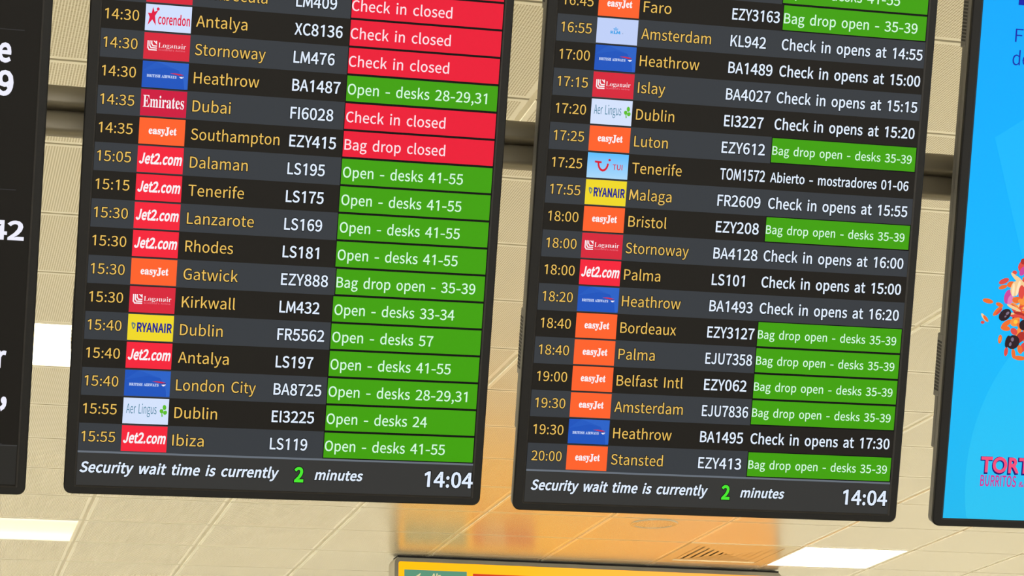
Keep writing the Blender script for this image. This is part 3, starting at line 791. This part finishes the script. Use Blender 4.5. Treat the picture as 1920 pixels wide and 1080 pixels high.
ROWS = {
 1: [
  (0, '', '', '', 0, 0, '', 0, 0, 'red', '', 0, 0),
  (1, '14:30', 'loganair', 'Benbecula', 3.519, 6.013, 'LM409', 7.044, 8.519, 'red', 'Check in closed', 9.062, 12.75),
  (2, '14:30', 'corendon', 'Antalya', 3.54, 5.357, 'XC8136', 7.049, 8.786, 'red', 'Check in closed', 9.078, 12.759),
  (3, '14:30', 'loganair', 'Stornoway', 3.552, 6.067, 'LM476', 7.073, 8.56, 'red', 'Check in closed', 9.074, 12.768),
  (4, '14:30', 'british', 'Heathrow', 3.573, 5.899, 'BA1487', 7.087, 8.828, 'green', 'Open - desks 28-29,31', 9.1, 14.253),
  (5, '14:35', 'emirates', 'Dubai', 3.584, 4.939, 'FI6028', 7.082, 8.639, 'red', 'Check in closed', 9.106, 12.765),
  (6, '14:35', 'easyjet', 'Southampton', 3.586, 6.75, 'EZY415', 7.106, 8.8, 'red', 'Bag drop closed', 9.112, 12.824),
  (7, '15:05', 'jet2', 'Dalaman', 3.607, 5.67, 'LS195', 7.101, 8.456, 'green', 'Open - desks 41-55', 9.118, 13.56),
  (8, '15:15', 'jet2', 'Tenerife', 3.609, 5.597, 'LS175', 7.105, 8.48, 'green', 'Open - desks 41-55', 9.123, 13.569),
  (9, '15:30', 'jet2', 'Lanzarote', 3.62, 6.012, 'LS169', 7.109, 8.486, 'green', 'Open - desks 41-55', 9.129, 13.578),
  (10, '15:30', 'jet2', 'Rhodes', 3.621, 5.325, 'LS181', 7.113, 8.432, 'green', 'Open - desks 41-55', 9.115, 13.567),
  (11, '15:30', 'easyjet', 'Gatwick', 3.613, 5.558, 'EZY888', 7.117, 8.827, 'green', 'Bag drop open - 35-39', 9.14, 14.299),
  (12, '15:30', 'loganair', 'Kirkwall', 3.614, 5.522, 'LM432', 7.121, 8.579, 'green', 'Open - desks 33-34', 9.126, 13.584),
  (13, '15:40', 'ryanair', 'Dublin', 3.606, 5.132, 'FR5562', 7.106, 8.818, 'green', 'Open - desks 57', 9.111, 12.851),
  (14, '15:40', 'jet2', 'Antalya', 3.598, 5.412, 'LS197', 7.109, 8.471, 'green', 'Open - desks 41-55', 9.107, 13.581),
  (15, '15:40', 'british', 'London City', 3.58, 6.445, 'BA8725', 7.093, 8.837, 'green', 'Open - desks 28-29,31', 9.102, 14.274),
  (16, '15:55', 'aerlingus', 'Dublin', 3.581, 5.109, 'EI3225', 7.087, 8.636, 'green', 'Open - desks 24', 9.097, 12.824),
  (17, '15:55', 'jet2', 'Ibiza', 3.562, 4.689, 'LS119', 7.081, 8.445, 'green', 'Open - desks 41-55', 9.092, 13.565),
 ],
 2: [
  (-1, '', '', '', 0, 0, '', 0, 0, 'green', 'Open - desks 41-55', 8.961, 13.505),
  (0, '16:45', 'easyjet', 'Faro', 3.489, 4.559, 'EZY3163', 6.924, 8.789, 'green', 'Bag drop open - 35-39', 8.958, 14.291),
  (1, '16:55', 'klm', 'Amsterdam', 3.472, 6.169, 'KL942', 6.93, 8.323, '', 'Check in opens at 14:55', 8.943, 14.582),
  (2, '17:00', 'british', 'Heathrow', 3.485, 5.789, 'BA1489', 6.924, 8.655, '', 'Check in opens at 15:00', 8.929, 14.571),
  (3, '17:15', 'loganair', 'Islay', 3.488, 4.539, 'BA4027', 6.909, 8.651, '', 'Check in opens at 15:15', 8.904, 14.538),
  (4, '17:20', 'aerlingus', 'Dublin', 3.49, 4.967, 'EI3227', 6.914, 8.456, '', 'Check in opens at 15:20', 8.899, 14.515),
  (5, '17:25', 'easyjet', 'Luton', 3.493, 4.794, 'EZY612', 6.897, 8.599, 'green', 'Bag drop open - desks 35-39', 8.895, 14.482),
  (6, '17:25', 'tui', 'Tenerife', 3.485, 5.41, 'TOM1572', 6.913, 8.679, '', 'Abierto - mostradores 01-06', 8.89, 14.438),
  (7, '17:55', 'ryanair', 'Malaga', 3.446, 5.091, 'FR2609', 6.886, 8.579, '', 'Check in opens at 15:55', 8.886, 14.48),
  (8, '18:00', 'easyjet', 'Bristol', 3.489, 4.97, 'EZY208', 6.901, 8.595, 'green', 'Bag drop open - desks 35-39', 8.881, 14.446),
  (9, '18:00', 'loganair', 'Stornoway', 3.46, 5.911, 'BA4128', 6.884, 8.622, '', 'Check in opens at 16:00', 8.865, 14.488),
  (10, '18:00', 'jet2', 'Palma', 3.473, 4.882, 'LS101', 6.899, 8.194, '', 'Check in opens at 15:00', 8.86, 14.475),
  (11, '18:20', 'british', 'Heathrow', 3.464, 5.75, 'BA1493', 6.882, 8.59, '', 'Check in opens at 16:20', 8.866, 14.473),
  (12, '18:40', 'easyjet', 'Bordeaux', 3.476, 5.649, 'EZY3127', 6.875, 8.733, 'green', 'Bag drop open - desks 35-39', 8.881, 14.45),
  (13, '18:40', 'easyjet', 'Palma', 3.477, 4.89, 'EJU7358', 6.879, 8.727, 'green', 'Bag drop open - desks 35-39', 8.887, 14.459),
  (14, '19:00', 'easyjet', 'Belfast Intl', 3.479, 6.063, 'EZY062', 6.903, 8.584, 'green', 'Bag drop open - desks 35-39', 8.881, 14.467),
  (15, '19:30', 'easyjet', 'Amsterdam', 3.47, 6.14, 'EJU7836', 6.896, 8.726, 'green', 'Bag drop open - desks 35-39', 8.886, 14.476),
  (16, '19:30', 'british', 'Heathrow', 3.492, 5.775, 'BA1495', 6.9, 8.604, '', 'Check in opens at 17:30', 8.901, 14.517),
  (17, '20:00', 'easyjet', 'Stansted', 3.482, 5.505, 'EZY413', 6.903, 8.608, 'green', 'Bag drop open - desks 35-39', 8.895, 14.492),
 ],
}



class Tile:
    """A little picture drawn in tile units: 0..1 across, 0..1 up."""

    def __init__(self, mb, u0, u1, v0, v1):
        self.mb, self.u0, self.u1, self.v0, self.v1 = mb, u0, u1, v0, v1

    def xz(self, a, b):
        return X(self.u0 + (self.u1 - self.u0) * a), Z(self.v1 - (self.v1 - self.v0) * b)

    def fill(self, mat):
        rect(self.mb, self.u0, self.u1, self.v0, self.v1, Y2, mat)

    def poly(self, pts, mat, y=Y3):
        self.mb.poly([(x, y, z) for x, z in (self.xz(*p) for p in pts)], mat)

    def disc(self, a, b, ra, rb, mat, y=Y3, n=16, rot=0.0):
        pts = []
        for i in range(n):
            t = 2 * math.pi * i / n
            p, q = ra * math.cos(t), rb * math.sin(t)
            pts.append((a + p * math.cos(rot) - q * math.sin(rot) * 0.6, b + p * math.sin(rot) * 1.6 + q * math.cos(rot)))
        self.poly(pts, mat, y)

    def text(self, s, a0, a1, b, cap, mat, **kw):
        x0, z = self.xz(a0, b)
        x1, _ = self.xz(a1, b)
        text(self.mb, s, x0, x1, z, cap * (self.v1 - self.v0) * M_, Y4, mat, **kw)


def logo(t, kind):
    if kind == 'easyjet':
        t.fill(lcd('logo_orange', (255, 98, 42)))
        t.text('easyJet', 0.21, 0.82, 0.40, 0.27, c_pure, face='S', bold=0.03)
    elif kind == 'jet2':
        t.fill(lcd('logo_scarlet', (246, 34, 58)))
        t.text('Jet2.com', 0.03, 0.955, 0.34, 0.38, c_pure, bold=0.055, shear=0.15)
    elif kind == 'loganair':
        t.fill(lcd('logo_crimson', (216, 36, 58)))
        w = c_pure
        # shield of curved bars
        for a0, a1 in ((0.075, 0.10), (0.115, 0.14), (0.155, 0.18)):
            dy = (a0 - 0.075) * 1.9
            t.poly([(a0, 0.40 + dy), (a1, 0.42 + dy), (a1, 0.70), (a0, 0.70)], w)
            t.poly([(a0, 0.44 + dy), (a0 + 0.035, 0.33 + dy), (0.285, 0.33 + dy), (0.285, 0.375 + dy), (a0 + 0.05, 0.375 + dy), (a1, 0.45 + dy)], w)
        for d in (0.0, 0.055):
            t.poly([(0.20 + d, 0.70), (0.228 + d, 0.70), (0.285, 0.60 - d * 0.4 + 0.02), (0.285, 0.55 - d * 0.4)], w)
        t.text('Loganair', 0.315, 0.915, 0.455, 0.19, c_pure, face='S', bold=-0.025)
        t.text("Scotland's Airline", 0.315, 0.90, 0.345, 0.065, lcd('logo_faint_pink', (236, 130, 146)), bold=0.0)
    elif kind == 'british':
        t.fill(lcd('logo_blue', (26, 84, 190)))
        t.poly([(0.30, 1.0), (1.0, 1.0), (1.0, 0.05), (0.93, 0.0), (0.90, 0.35), (0.78, 0.72)], lcd('logo_blue_sheen', (40, 98, 200)))
        t.poly([(0.0, 0.62), (0.30, 1.0), (0.78, 0.72), (0.5, 0.8)], lcd('logo_blue_mid', (32, 90, 194)))
        t.text('BRITISH AIRWAYS', 0.10, 0.745, 0.40, 0.10, lcd('logo_ice', (206, 222, 250)), face='S', bold=0.02)
        t.poly([(0.60, 0.585), (0.72, 0.60), (0.86, 0.575), (0.905, 0.54), (0.80, 0.525)], lcd('logo_ribbon_red', (206, 40, 70)))
        t.poly([(0.80, 0.525), (0.905, 0.54), (0.90, 0.50), (0.84, 0.505)], lcd('logo_navy', (20, 44, 120)))
        t.poly([(0.80, 0.47), (0.91, 0.49), (0.885, 0.43), (0.845, 0.41), (0.82, 0.45)], c_pure)
    elif kind == 'emirates':
        t.fill(lcd('logo_magenta_red', (206, 20, 62)))
        t.text('Emirates', 0.05, 0.945, 0.33, 0.45, c_pure, face='S', bold=0.0)
    elif kind == 'corendon':
        t.fill(lcd('logo_ice_blue', (210, 224, 255)))
        rd = lcd('logo_star_red', (226, 22, 66))
        t.poly([(0.05, 0.66), (0.13, 0.66), (0.155, 0.90), (0.19, 0.72), (0.27, 0.78), (0.205, 0.56), (0.235, 0.20), (0.15, 0.42), (0.055, 0.20), (0.09, 0.50)], rd)
        t.disc(0.265, 0.83, 0.032, 0.06, rd)
        t.text('corendon', 0.275, 0.97, 0.27, 0.36, rd, bold=0.035)
    elif kind == 'ryanair':
        t.fill(lcd('logo_yellow', (240, 216, 38)))
        nv = lcd('logo_ink_blue', (22, 32, 140))
        t.text('RYANAIR', 0.20, 0.965, 0.345, 0.33, nv, bold=0.06)
        hp = lcd('logo_harp', (104, 128, 120))
        t.poly([(0.075, 0.66), (0.10, 0.70), (0.165, 0.64), (0.17, 0.58), (0.15, 0.47), (0.125, 0.41), (0.105, 0.46), (0.085, 0.56)], hp)
        t.poly([(0.105, 0.62), (0.14, 0.60), (0.135, 0.50), (0.115, 0.52)], lcd('logo_yellow', (240, 216, 38)), Y4)
    elif kind == 'aerlingus':
        t.fill(lcd('logo_sky_white', (212, 226, 252)))
        t.text('Aer Lingus', 0.07, 0.735, 0.40, 0.37, lcd('logo_teal', (18, 112, 140)), bold=-0.004)
        gr = lcd('logo_shamrock', (92, 190, 40))
        t.disc(0.905, 0.67, 0.040, 0.10, gr, rot=0.1)
        t.disc(0.845, 0.52, 0.042, 0.085, gr, rot=0.3)
        t.disc(0.925, 0.47, 0.042, 0.085, gr, rot=-0.3)
        t.poly([(0.862, 0.60), (0.885, 0.58), (0.865, 0.42), (0.88, 0.32), (0.85, 0.30), (0.845, 0.42)], gr, Y4)
    elif kind == 'tui':
        x0, z0 = t.xz(0, 0)
        x1, z1 = t.xz(1, 1)
        t.fill(lcd_gradient('logo_tui_sky', [(0.0, (170, 216, 250)), (1.0, (92, 190, 255))], z0, z1))
        rd = lcd('logo_smile_red', (214, 24, 50))
        sm, sm2 = [], []
        for i in range(11):
            a = math.radians(180 + 176 * i / 10)
            sm.append((0.385 + 0.140 * math.cos(a), 0.62 + 0.355 * math.sin(a)))
            sm2.append((0.385 + 0.095 * math.cos(a), 0.62 + 0.265 * math.sin(a)))
        for i in range(10):
            t.poly([sm[i], sm[i + 1], sm2[i + 1], sm2[i]], rd)
        t.poly([(0.18, 0.69), (0.345, 0.67), (0.345, 0.59), (0.18, 0.61)], rd)
        t.disc(0.535, 0.74, 0.03, 0.048, rd)
        t.text('TUI', 0.62, 0.86, 0.37, 0.205, lcd('logo_smile_red', (214, 24, 50)), bold=0.02)
    elif kind == 'klm':
        t.fill(lcd('logo_lavender', (192, 208, 248)))
        cy = lcd('logo_cyan', (40, 158, 232))
        t.text('KLM', 0.335, 0.575, 0.405, 0.10, cy, bold=0.09)
        t.poly([(0.415, 0.54), (0.505, 0.54), (0.50, 0.565), (0.42, 0.565)], cy)
        for dx in (-0.045, -0.015, 0.015, 0.045):
            t.disc(0.46 + dx, 0.595, 0.013, 0.024, cy, n=8)
        t.disc(0.46, 0.645, 0.013, 0.022, cy, n=8)
        t.disc(0.635, 0.43, 0.012, 0.022, lcd('logo_grey_blue', (150, 168, 208)), n=8)


LOGO_LABEL = {'easyjet': 'orange airline logo tile with white lettering', 'jet2': 'scarlet airline logo tile with white slanted lettering',
              'loganair': 'crimson airline logo tile with a white shield', 'british': 'blue airline logo tile with a red ribbon mark',
              'emirates': 'crimson airline logo tile with white serif lettering', 'corendon': 'pale airline logo tile with a red star figure',
              'ryanair': 'yellow airline logo tile with navy lettering', 'aerlingus': 'pale airline logo tile with a green shamrock',
              'tui': 'sky blue airline logo tile with a red smile', 'klm': 'pale lavender airline logo tile with a small blue crown'}

LL, LR, ST_L = {1: 1.755, 2: 1.76}, {1: 3.37, 2: 3.33}, {1: 9.06, 2: 8.87}
TIME_L, TIME_R = {1: 0.35, 2: 0.41}, {1: 1.535, 2: 1.565}


def departure_screen(i, label):
    root, mt = screen_root(i, 'departure_screen')
    tag(root, label, 'screen', 'departure screens')
    d = screen_body(root, mt, c_dark)
    disp = d.build('display_panel', root)
    for k, tm, lg, de, d0, d1, fl, f0, f1, sk, st, s0, s1 in ROWS[i]:
        r = MB()
        rect(r, U_DL, U_DR, k, k + 1, Y1, c_light if k % 2 else c_dark)
        if tm:
            text(r, tm, X(TIME_L[i]), X(TIME_R[i]), Z(k + 0.655), 0.365 * M_, Y4, c_yellow, bold=0.002, shadow=c_black)
        if de:
            text(r, de, X(d0), X(d1), Z(k + 0.705), 0.395 * M_, Y4, c_yellow, bold=0.002, shadow=c_black)
        if fl:
            text(r, fl, X(f0), X(f1), Z(k + 0.712), 0.408 * M_, Y4, c_white, bold=0.022, shadow=c_black)
        if st and not sk:
            text(r, st, X(s0), X(s1), Z(k + 0.70), (0.35 if st.startswith('Ab') else 0.395) * M_, Y4, c_white, bold=0.024, shadow=c_black)
        r.build('flight_row', disp)
        if lg:
            g = MB()
            logo(Tile(g, LL[i], LR[i], k + 0.035, k + 0.965), lg)
            o = g.build('airline_logo', disp)
            o['label'] = LOGO_LABEL[lg]
        if sk:
            g = MB()
            st_l = ST_L[i] + (0.06 if 'open - 35' in st else 0.0)
            rect(g, st_l - 0.03, U_DR, k, k + 1.0, Y1 - 0.0001, c_black)
            rect(g, st_l, U_DR - 0.03, k + 0.035, k + 0.955, Y2, c_red if sk == 'red' else c_green)
            if st:
                small = 'desks 35' in st
                text(g, st, X(s0) if s0 > st_l else X(st_l + 0.02), X(s1), Z(k + (0.66 if small else 0.705)), (0.315 if small else 0.375) * M_, Y4,
                     c_pinkw if sk == 'red' else c_pale, bold=0.012)
            o = g.build('status_label', disp)
            o['label'] = ('red' if sk == 'red' else 'green') + ' status label'
    f = MB()
    rect(f, U_DL, U_DR, 18.04, V_DB, Y1, lcd('screen_footer', (52, 52, 51)))
    rect(f, U_DL, U_DR, 17.995, 18.065, Y2, c_line)
    ft = FOOT[i]
    text(f, 'Security wait time is currently', X(ft[0]), X(ft[1]), Z(18.76), 0.365 * M_, Y4, c_white, bold=0.042, shear=0.2, shadow=c_black)
    text(f, '2', X(ft[2]), X(ft[3]), Z(18.865), 0.50 * M_, Y4, c_lime, bold=0.06, shadow=c_black)
    text(f, 'minutes', X(ft[4]), X(ft[5]), Z(18.77), 0.345 * M_, Y4, c_white, bold=0.042, shear=0.2, shadow=c_black)
    text(f, '14:04', X(ft[6]), X(ft[7]), Z(18.90), 0.545 * M_, Y4, c_white, bold=0.035, shadow=c_black)
    f.build('footer_bar', disp)
    return root


FOOT = {1: (0.33, 7.42, 8.03, 8.38, 8.79, 10.53, 12.87, 14.70), 2: (0.45, 7.31, 7.90, 8.24, 8.66, 10.38, 12.79, 14.60)}
departure_screen(1, 'portrait departures screen with red and green labels listing flights from 14:30 to 15:55')
departure_screen(2, 'portrait departures screen listing flights from 16:45 to 20:00, third screen from the left')

# information screen cut off by the left edge: only line ends show
root, mt = screen_root(0, 'information_screen')
tag(root, 'dark information screen with large white lettering, cut off at the left edge', 'screen')
disp = screen_body(root, mt, lcd('screen_charcoal', (24, 21, 17))).build('display_panel', root)
c_bigw = lcd('screen_big_white', (240, 240, 255))
for v0, v1, items in ((-6.3, 3.31, []), (3.33, 8.85, [('e', 13.25, 13.71, 4.40, 0.80), ('9', 13.28, 13.84, 5.545, 0.79)]),
                      (8.87, 17.78, [('42', 13.30, 14.48, 10.56, 0.62), ('r', 13.80, 14.11, 15.05, 0.72), (',', 13.98, 14.21, 16.30, 0.95)])):
    b = MB()
    rect(b, U_DL, U_DR - 0.55, v1 - 0.03, v1, Y2, lcd('screen_thin_rule', (50, 49, 50)))
    b.build('divider_line', disp)
    for s, u0, u1, vb, cap in items:
        b = MB()
        text(b, s, X(u0), X(u1), Z(vb), cap * M_, Y4, c_bigw, bold=0.05)
        b.build('message_text', disp)
f = MB()
rect(f, U_DL, U_DR - 0.02, 17.80, 19.2, Y1, lcd('screen_footer_dim', (40, 39, 36)))
rect(f, U_DL, U_DR - 0.02, 17.79, 17.83, Y2, lcd('screen_rule_dim', (62, 62, 62)))
f.build('footer_bar', disp)

# advertising screen cut off by the right edge
root, mt = screen_root(3, 'advertising_screen')
tag(root, 'bright blue advertising screen with a scattered burrito filling, cut off at the right edge', 'screen')
blue = lcd_gradient('advert_blue', [(0.0, (30, 186, 240)), (0.3, (8, 186, 255)), (0.62, (0, 176, 255)), (1.0, (0, 164, 255))], Z(V_DB), Z(V_DT))
blue2 = lcd_gradient('advert_blue_pale', [(0.0, (44, 196, 242)), (0.3, (24, 192, 255)), (0.62, (18, 184, 255)), (1.0, (14, 172, 255))], Z(V_DB), Z(V_DT))
disp = screen_body(root, mt, blue).build('display_panel', root)
sh = MB()
pts = []
for i in range(61):
    a = math.radians(90 + 180 * i / 60)
    u, v = 8.3 + 7.25 * math.cos(a), 17.5 - 7.9 * math.sin(a)
    pts.append((X(max(U_DL, u)), Y1, Z(min(V_DB, max(v, V_DT)))))
pts += [(X(U_DR), Y1, Z(V_DB)), (X(U_DR), Y1, Z(9.6))]
sh.poly(pts, blue2)
sh.poly([(X(1.15), Y2, Z(4.25)), (X(2.8), Y2, Z(9.2)), (X(9.5), Y2, Z(5.6)), (X(6.5), Y2, Z(0.6))], blue2)
sh.build('background_shape', disp)
tx = MB()
ink = lcd('advert_ink', (16, 30, 170))
rect(tx, 1.69, 2.25, -2.2, -0.93, Y3, ink)
tx.build('headline', disp)
tx = MB()
text(tx, 'F', X(1.66), X(1.98), Z(0.50), 0.52 * M_, Y4, ink, bold=-0.01)
text(tx, 'de', X(1.62), X(2.34), Z(1.395), 0.55 * M_, Y4, ink, bold=-0.005)
tx.build('advert_text', disp)
lg = MB()
pk, pk2 = lcd('advert_pink', (246, 78, 122)), lcd('advert_navy', (30, 20, 120))
rs = 17.345
text(lg, 'TORTILLA', X(1.62), X(5.22), Z(rs + 0.045), 0.60 * M_, Y3, pk2, face='G', bold=0.085)
text(lg, 'TORTILLA', X(1.65), X(5.25), Z(rs), 0.57 * M_, Y4, pk, face='G', bold=0.045)
text(lg, 'BURRITOS', X(1.675), X(3.185), Z(17.905), 0.42 * M_, Y4, lcd('advert_magenta', (206, 52, 152)), bold=0.03)
text(lg, '&', X(3.30), X(3.52), Z(17.90), 0.20 * M_, Y4, lcd('advert_magenta', (206, 52, 152)), bold=0.03)
lg.build('brand_lettering', disp)
rnd = random.Random(7)
fd = MB()
fy = [Y3]


def blob(u, v, a, b, rot, mat, n=14, power=1.0):
    fy[0] -= 0.000004
    pts = []
    for i in range(n):
        t = 2 * math.pi * i / n
        p, q = a * math.cos(t), b * math.sin(t)
        pts.append((X(u + p * math.cos(rot) - q * math.sin(rot)), fy[0], Z(v + p * math.sin(rot) + q * math.cos(rot))))
    fd.poly(list(reversed(pts)), mat)


g1, g2, g3, g4 = (lcd('food_orange', (240, 112, 44)), lcd('food_coral', (226, 74, 66)), lcd('food_cream', (246, 206, 150)), lcd('food_amber', (250, 150, 60)))
on, bn, bh = lcd('food_onion', (206, 70, 160)), lcd('food_bean', (42, 24, 34)), lcd('food_bean_shine', (128, 112, 134))
rdk = lcd('food_brick', (176, 46, 40))


FOOD_GRID = [[(0.9861, 8.8806), (2.7625, 8.7847)], [(1.3383, 13.055), (3.1231, 12.9753)]]


def px(x, y):       # place of the filling's pieces on this display, between four measured marks
    a, b = (x - 1840) / 80, (y - 480) / 200
    (p, q), (r, t) = FOOD_GRID
    return tuple((1 - b) * ((1 - a) * p[i] + a * q[i]) + b * ((1 - a) * r[i] + a * t[i]) for i in (0, 1))


def at(x, y, a, b, rot, mat):
    u, v = px(x, y)
    blob(u, v, a / 48.5, b / 48.5, math.radians(rot), mat)


# loose grains of rice around the heap
for a in ((1852, 564, 11, 4.5, 10, g1), (1845, 595, 10, 3, 50, g3), (1848, 597, 8, 3, 48, g1), (1842, 604, 4, 3, 0, g2), (1874.5, 635.5, 4, 8.5, 4, g1),
          (1874.5, 635.5, 2, 5, 4, g4), (1882, 527, 11, 5, -25, g2), (1880, 538, 9, 4, -20, g1), (1902, 511, 5, 4, 0, g2)):
    at(*a)
# the heap, running out of the picture to the right
for n in range(420):
    ang, q = rnd.uniform(0, 2 * math.pi), rnd.random() ** 0.55
    x = 1990 + 112 * q * math.cos(ang)
    y = 592 + 92 * q * math.sin(ang)
    if x < 1893 + abs(y - 585) * 0.32:
        x += 22
    at(x, y, rnd.uniform(7, 14), rnd.uniform(3.2, 5), rnd.choice((-50, -30, 20, 60, 100)) + rnd.uniform(-25, 25), rnd.choice((g1, g1, g2, g4, rdk, g3)))
for a in ((1918, 500, 11, 12, 20, g2), (1919, 490, 7, 6, 0, rdk), (1917, 508, 6, 10, 30, on), (1895, 533, 6, 9, 80, g1), (1905, 522, 16, 3.5, 42, g3), (1912, 526, 14, 3, 40, g3),
          (1889, 556, 8, 14, 12, on), (1893, 562, 5, 10, 15, lcd('food_onion_pale', (224, 128, 190))),
          (1902, 541, 9, 15, 8, g3), (1908, 540, 3, 15, 10, lcd('food_cheese', (255, 232, 190))), (1899, 543, 2.5, 13, 0, lcd('food_cheese', (255, 232, 190))), (1914, 548, 6, 14, 0, g2),
          (1906, 562, 10, 6, 0, g1), (1916, 566, 10, 5, 20, g4), (1873, 571, 8, 4, 20, g1), (1869, 583, 12, 4.5, -48, g1), (1872, 584, 9, 2.5, -48, g2),
          (1900, 577, 16, 3, 22, g3), (1911, 588, 14, 3, 12, rdk), (1905, 592, 14, 3, 0, g2), (1886, 606, 12, 5, -35, g1), (1901, 604, 9, 8, 0, g4), (1903, 603, 4, 4, 0, lcd('food_corn', (255, 204, 70))),
          (1884, 615, 10, 5, 8, g1), (1900, 621, 8, 6, 40, g2), (1912, 632, 8, 12, 30, rdk), (1917, 651, 6, 10, 20, g2), (1911, 655, 5, 9, -20, g1),
          (1885, 659, 4, 9, 4, g2), (1899, 663, 4, 10, -12, g1), (1910, 671, 12, 4.5, 4, g1), (1913, 612, 10, 5, 30, g1)):
    at(*a)
for x, y, rx, ry, rot in ((1883, 590, 14, 10, -42), (1918, 609, 9, 10, 0), (1898, 641, 14, 13, -50), (1888, 640, 5, 12, 10), (1960, 580, 13, 10, 20), (1990, 640, 12, 11, 0), (2030, 560, 13, 10, 60)):
    at(x, y, rx, ry, rot, bn)
for x, y, rx, ry, rot in ((1888, 587, 4, 2.5, -42), (1884, 593, 2.5, 1.5, -40), (1897, 636, 3, 4, 0), (1893, 645, 2.5, 4, 10), (1960, 576, 4, 2, 20)):
    at(x, y, rx, ry, rot, bh)
fd.build('food_picture', disp)

# ------------------------------------------------------------------ yellow check-in sign further back
SIGN_A, SIGN_B = [2.5831, 11.8753, 3.7904], [4.8563, 11.932, 3.7904]
A, B = Vector(SIGN_A), Vector(SIGN_B)
W = (Vector((B.x, B.y, 0)) - Vector((A.x, A.y, 0))).length
yaw = math.atan2(B.y - A.y, B.x - A.x)
HS = 0.90
mt = Matrix.Translation((A + B) / 2 - Vector((0, 0, HS))) @ Matrix.Rotation(yaw, 4, 'Z')
root = empty('check_in_sign', mt)
tag(root, 'wide yellow backlit check-in sign hanging just under the ceiling in the background', 'sign')
PX = W / 727.0                    # one picture pixel at the sign


def sx(x):
    return (x - 739) * PX - W / 2


fr = MB()
m_sf = paint('sign_frame_grey', (92, 88, 74), rough=0.4, metal=0.3)
m_body = paint('sign_body_silver', (196, 190, 172), rough=0.35, metal=0.4)
bt = 8 * PX
fr.rings([rrect(-W / 2, W / 2, 0, HS, 0.035, 0.12), rrect(-W / 2, W / 2, 0, HS, 0.035, 0.004), rrect(-W / 2 + 0.003, W / 2 - 0.003, 0.003, HS - 0.003, 0.033, 0.0)], m_body)
fr.rings([rrect(-W / 2 + 0.003, W / 2 - 0.003, 0.003, HS - 0.003, 0.033, 0.0),
          rrect(-W / 2 + bt, W / 2 - bt, bt, HS - bt, 0.012, 0.0), rrect(-W / 2 + bt, W / 2 - bt, bt, HS - bt, 0.012, 0.006)], m_sf)
fr.poly(rrect(-W / 2, W / 2, 0, HS, 0.035, 0.12), m_sf)
fr.build('frame', root)
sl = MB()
sl.box(-W / 2 + 0.02, W / 2 - 0.02, -0.001, 0.1, HS - 0.004, HS + 0.006, m_bezel, 0.001)  # black strip added to stand for the shade between sign and ceiling
sl.build('gap_shade_strip', root)
fa = MB()
fa.poly(list(rrect(-W / 2 + bt, W / 2 - bt, bt, HS - bt, 0.012, 0.004)), lcd_gradient('sign_yellow', [(0.0, (255, 177, 4)), (0.3, (255, 177, 26)), (0.75, (255, 172, 74)), (1.0, (255, 170, 68))], -W / 2, W / 2, axis='X', strength=1.28))
fa.build('face_panel', root)


def panel(x0, x1, zt, h, mat, name='logo_panel'):
    p = MB()
    p.poly([(sx(x0), 0.0025, zt - h), (sx(x1), 0.0025, zt - h), (sx(x1), 0.0025, zt), (sx(x0), 0.0025, zt)], mat)
    return p


zt = HS - 22 * PX
p = panel(757.5, 870, zt, 44 * PX, lcd('sign_teal', (94, 150, 122)))
cw = lcd('sign_cream', (228, 214, 160))
text(p, 'Air', sx(805), sx(822), zt - 14.5 * PX, 8.5 * PX, 0.001, cw, bold=0.07, shear=0.15)
text(p, 'Transat', sx(798), sx(866), zt - 32 * PX, 16 * PX, 0.001, cw, bold=0.04, shear=0.15)
st_ = [(770, 14), (778, 11), (787, 5), (785, 11), (797, 15), (788, 20), (791, 28), (782, 24), (775, 30), (776, 21)]
p.poly([(sx(a), 0.001, zt - b * PX) for a, b in reversed(st_)], cw)
p.poly([(sx(783 + (a - 783) * 0.62), 0.0005, zt - (17 + (b - 17) * 0.62) * PX) for a, b in reversed(st_)], lcd('sign_teal', (94, 150, 122)))
p.build('logo_panel', root)['label'] = 'teal airline panel with cream star and lettering'
p = panel(881, 994.5, zt - 3 * PX, 44 * PX, lcd('sign_red', (214, 62, 36)))
text(p, 'Jet2', sx(893), sx(938), zt - 34 * PX, 24 * PX, 0.001, cw, bold=0.085, shear=0.18)
p.build('logo_panel', root)['label'] = 'red airline panel with cream lettering'
for dx in (-W / 3, W / 3):
    h = MB()
    h.box(dx - 0.03, dx + 0.03, 0.04, 0.08, HS - 0.002, HS + (CEIL_Z - A.z) - 0.0005, m_sf)
    h.build('hanger', root)
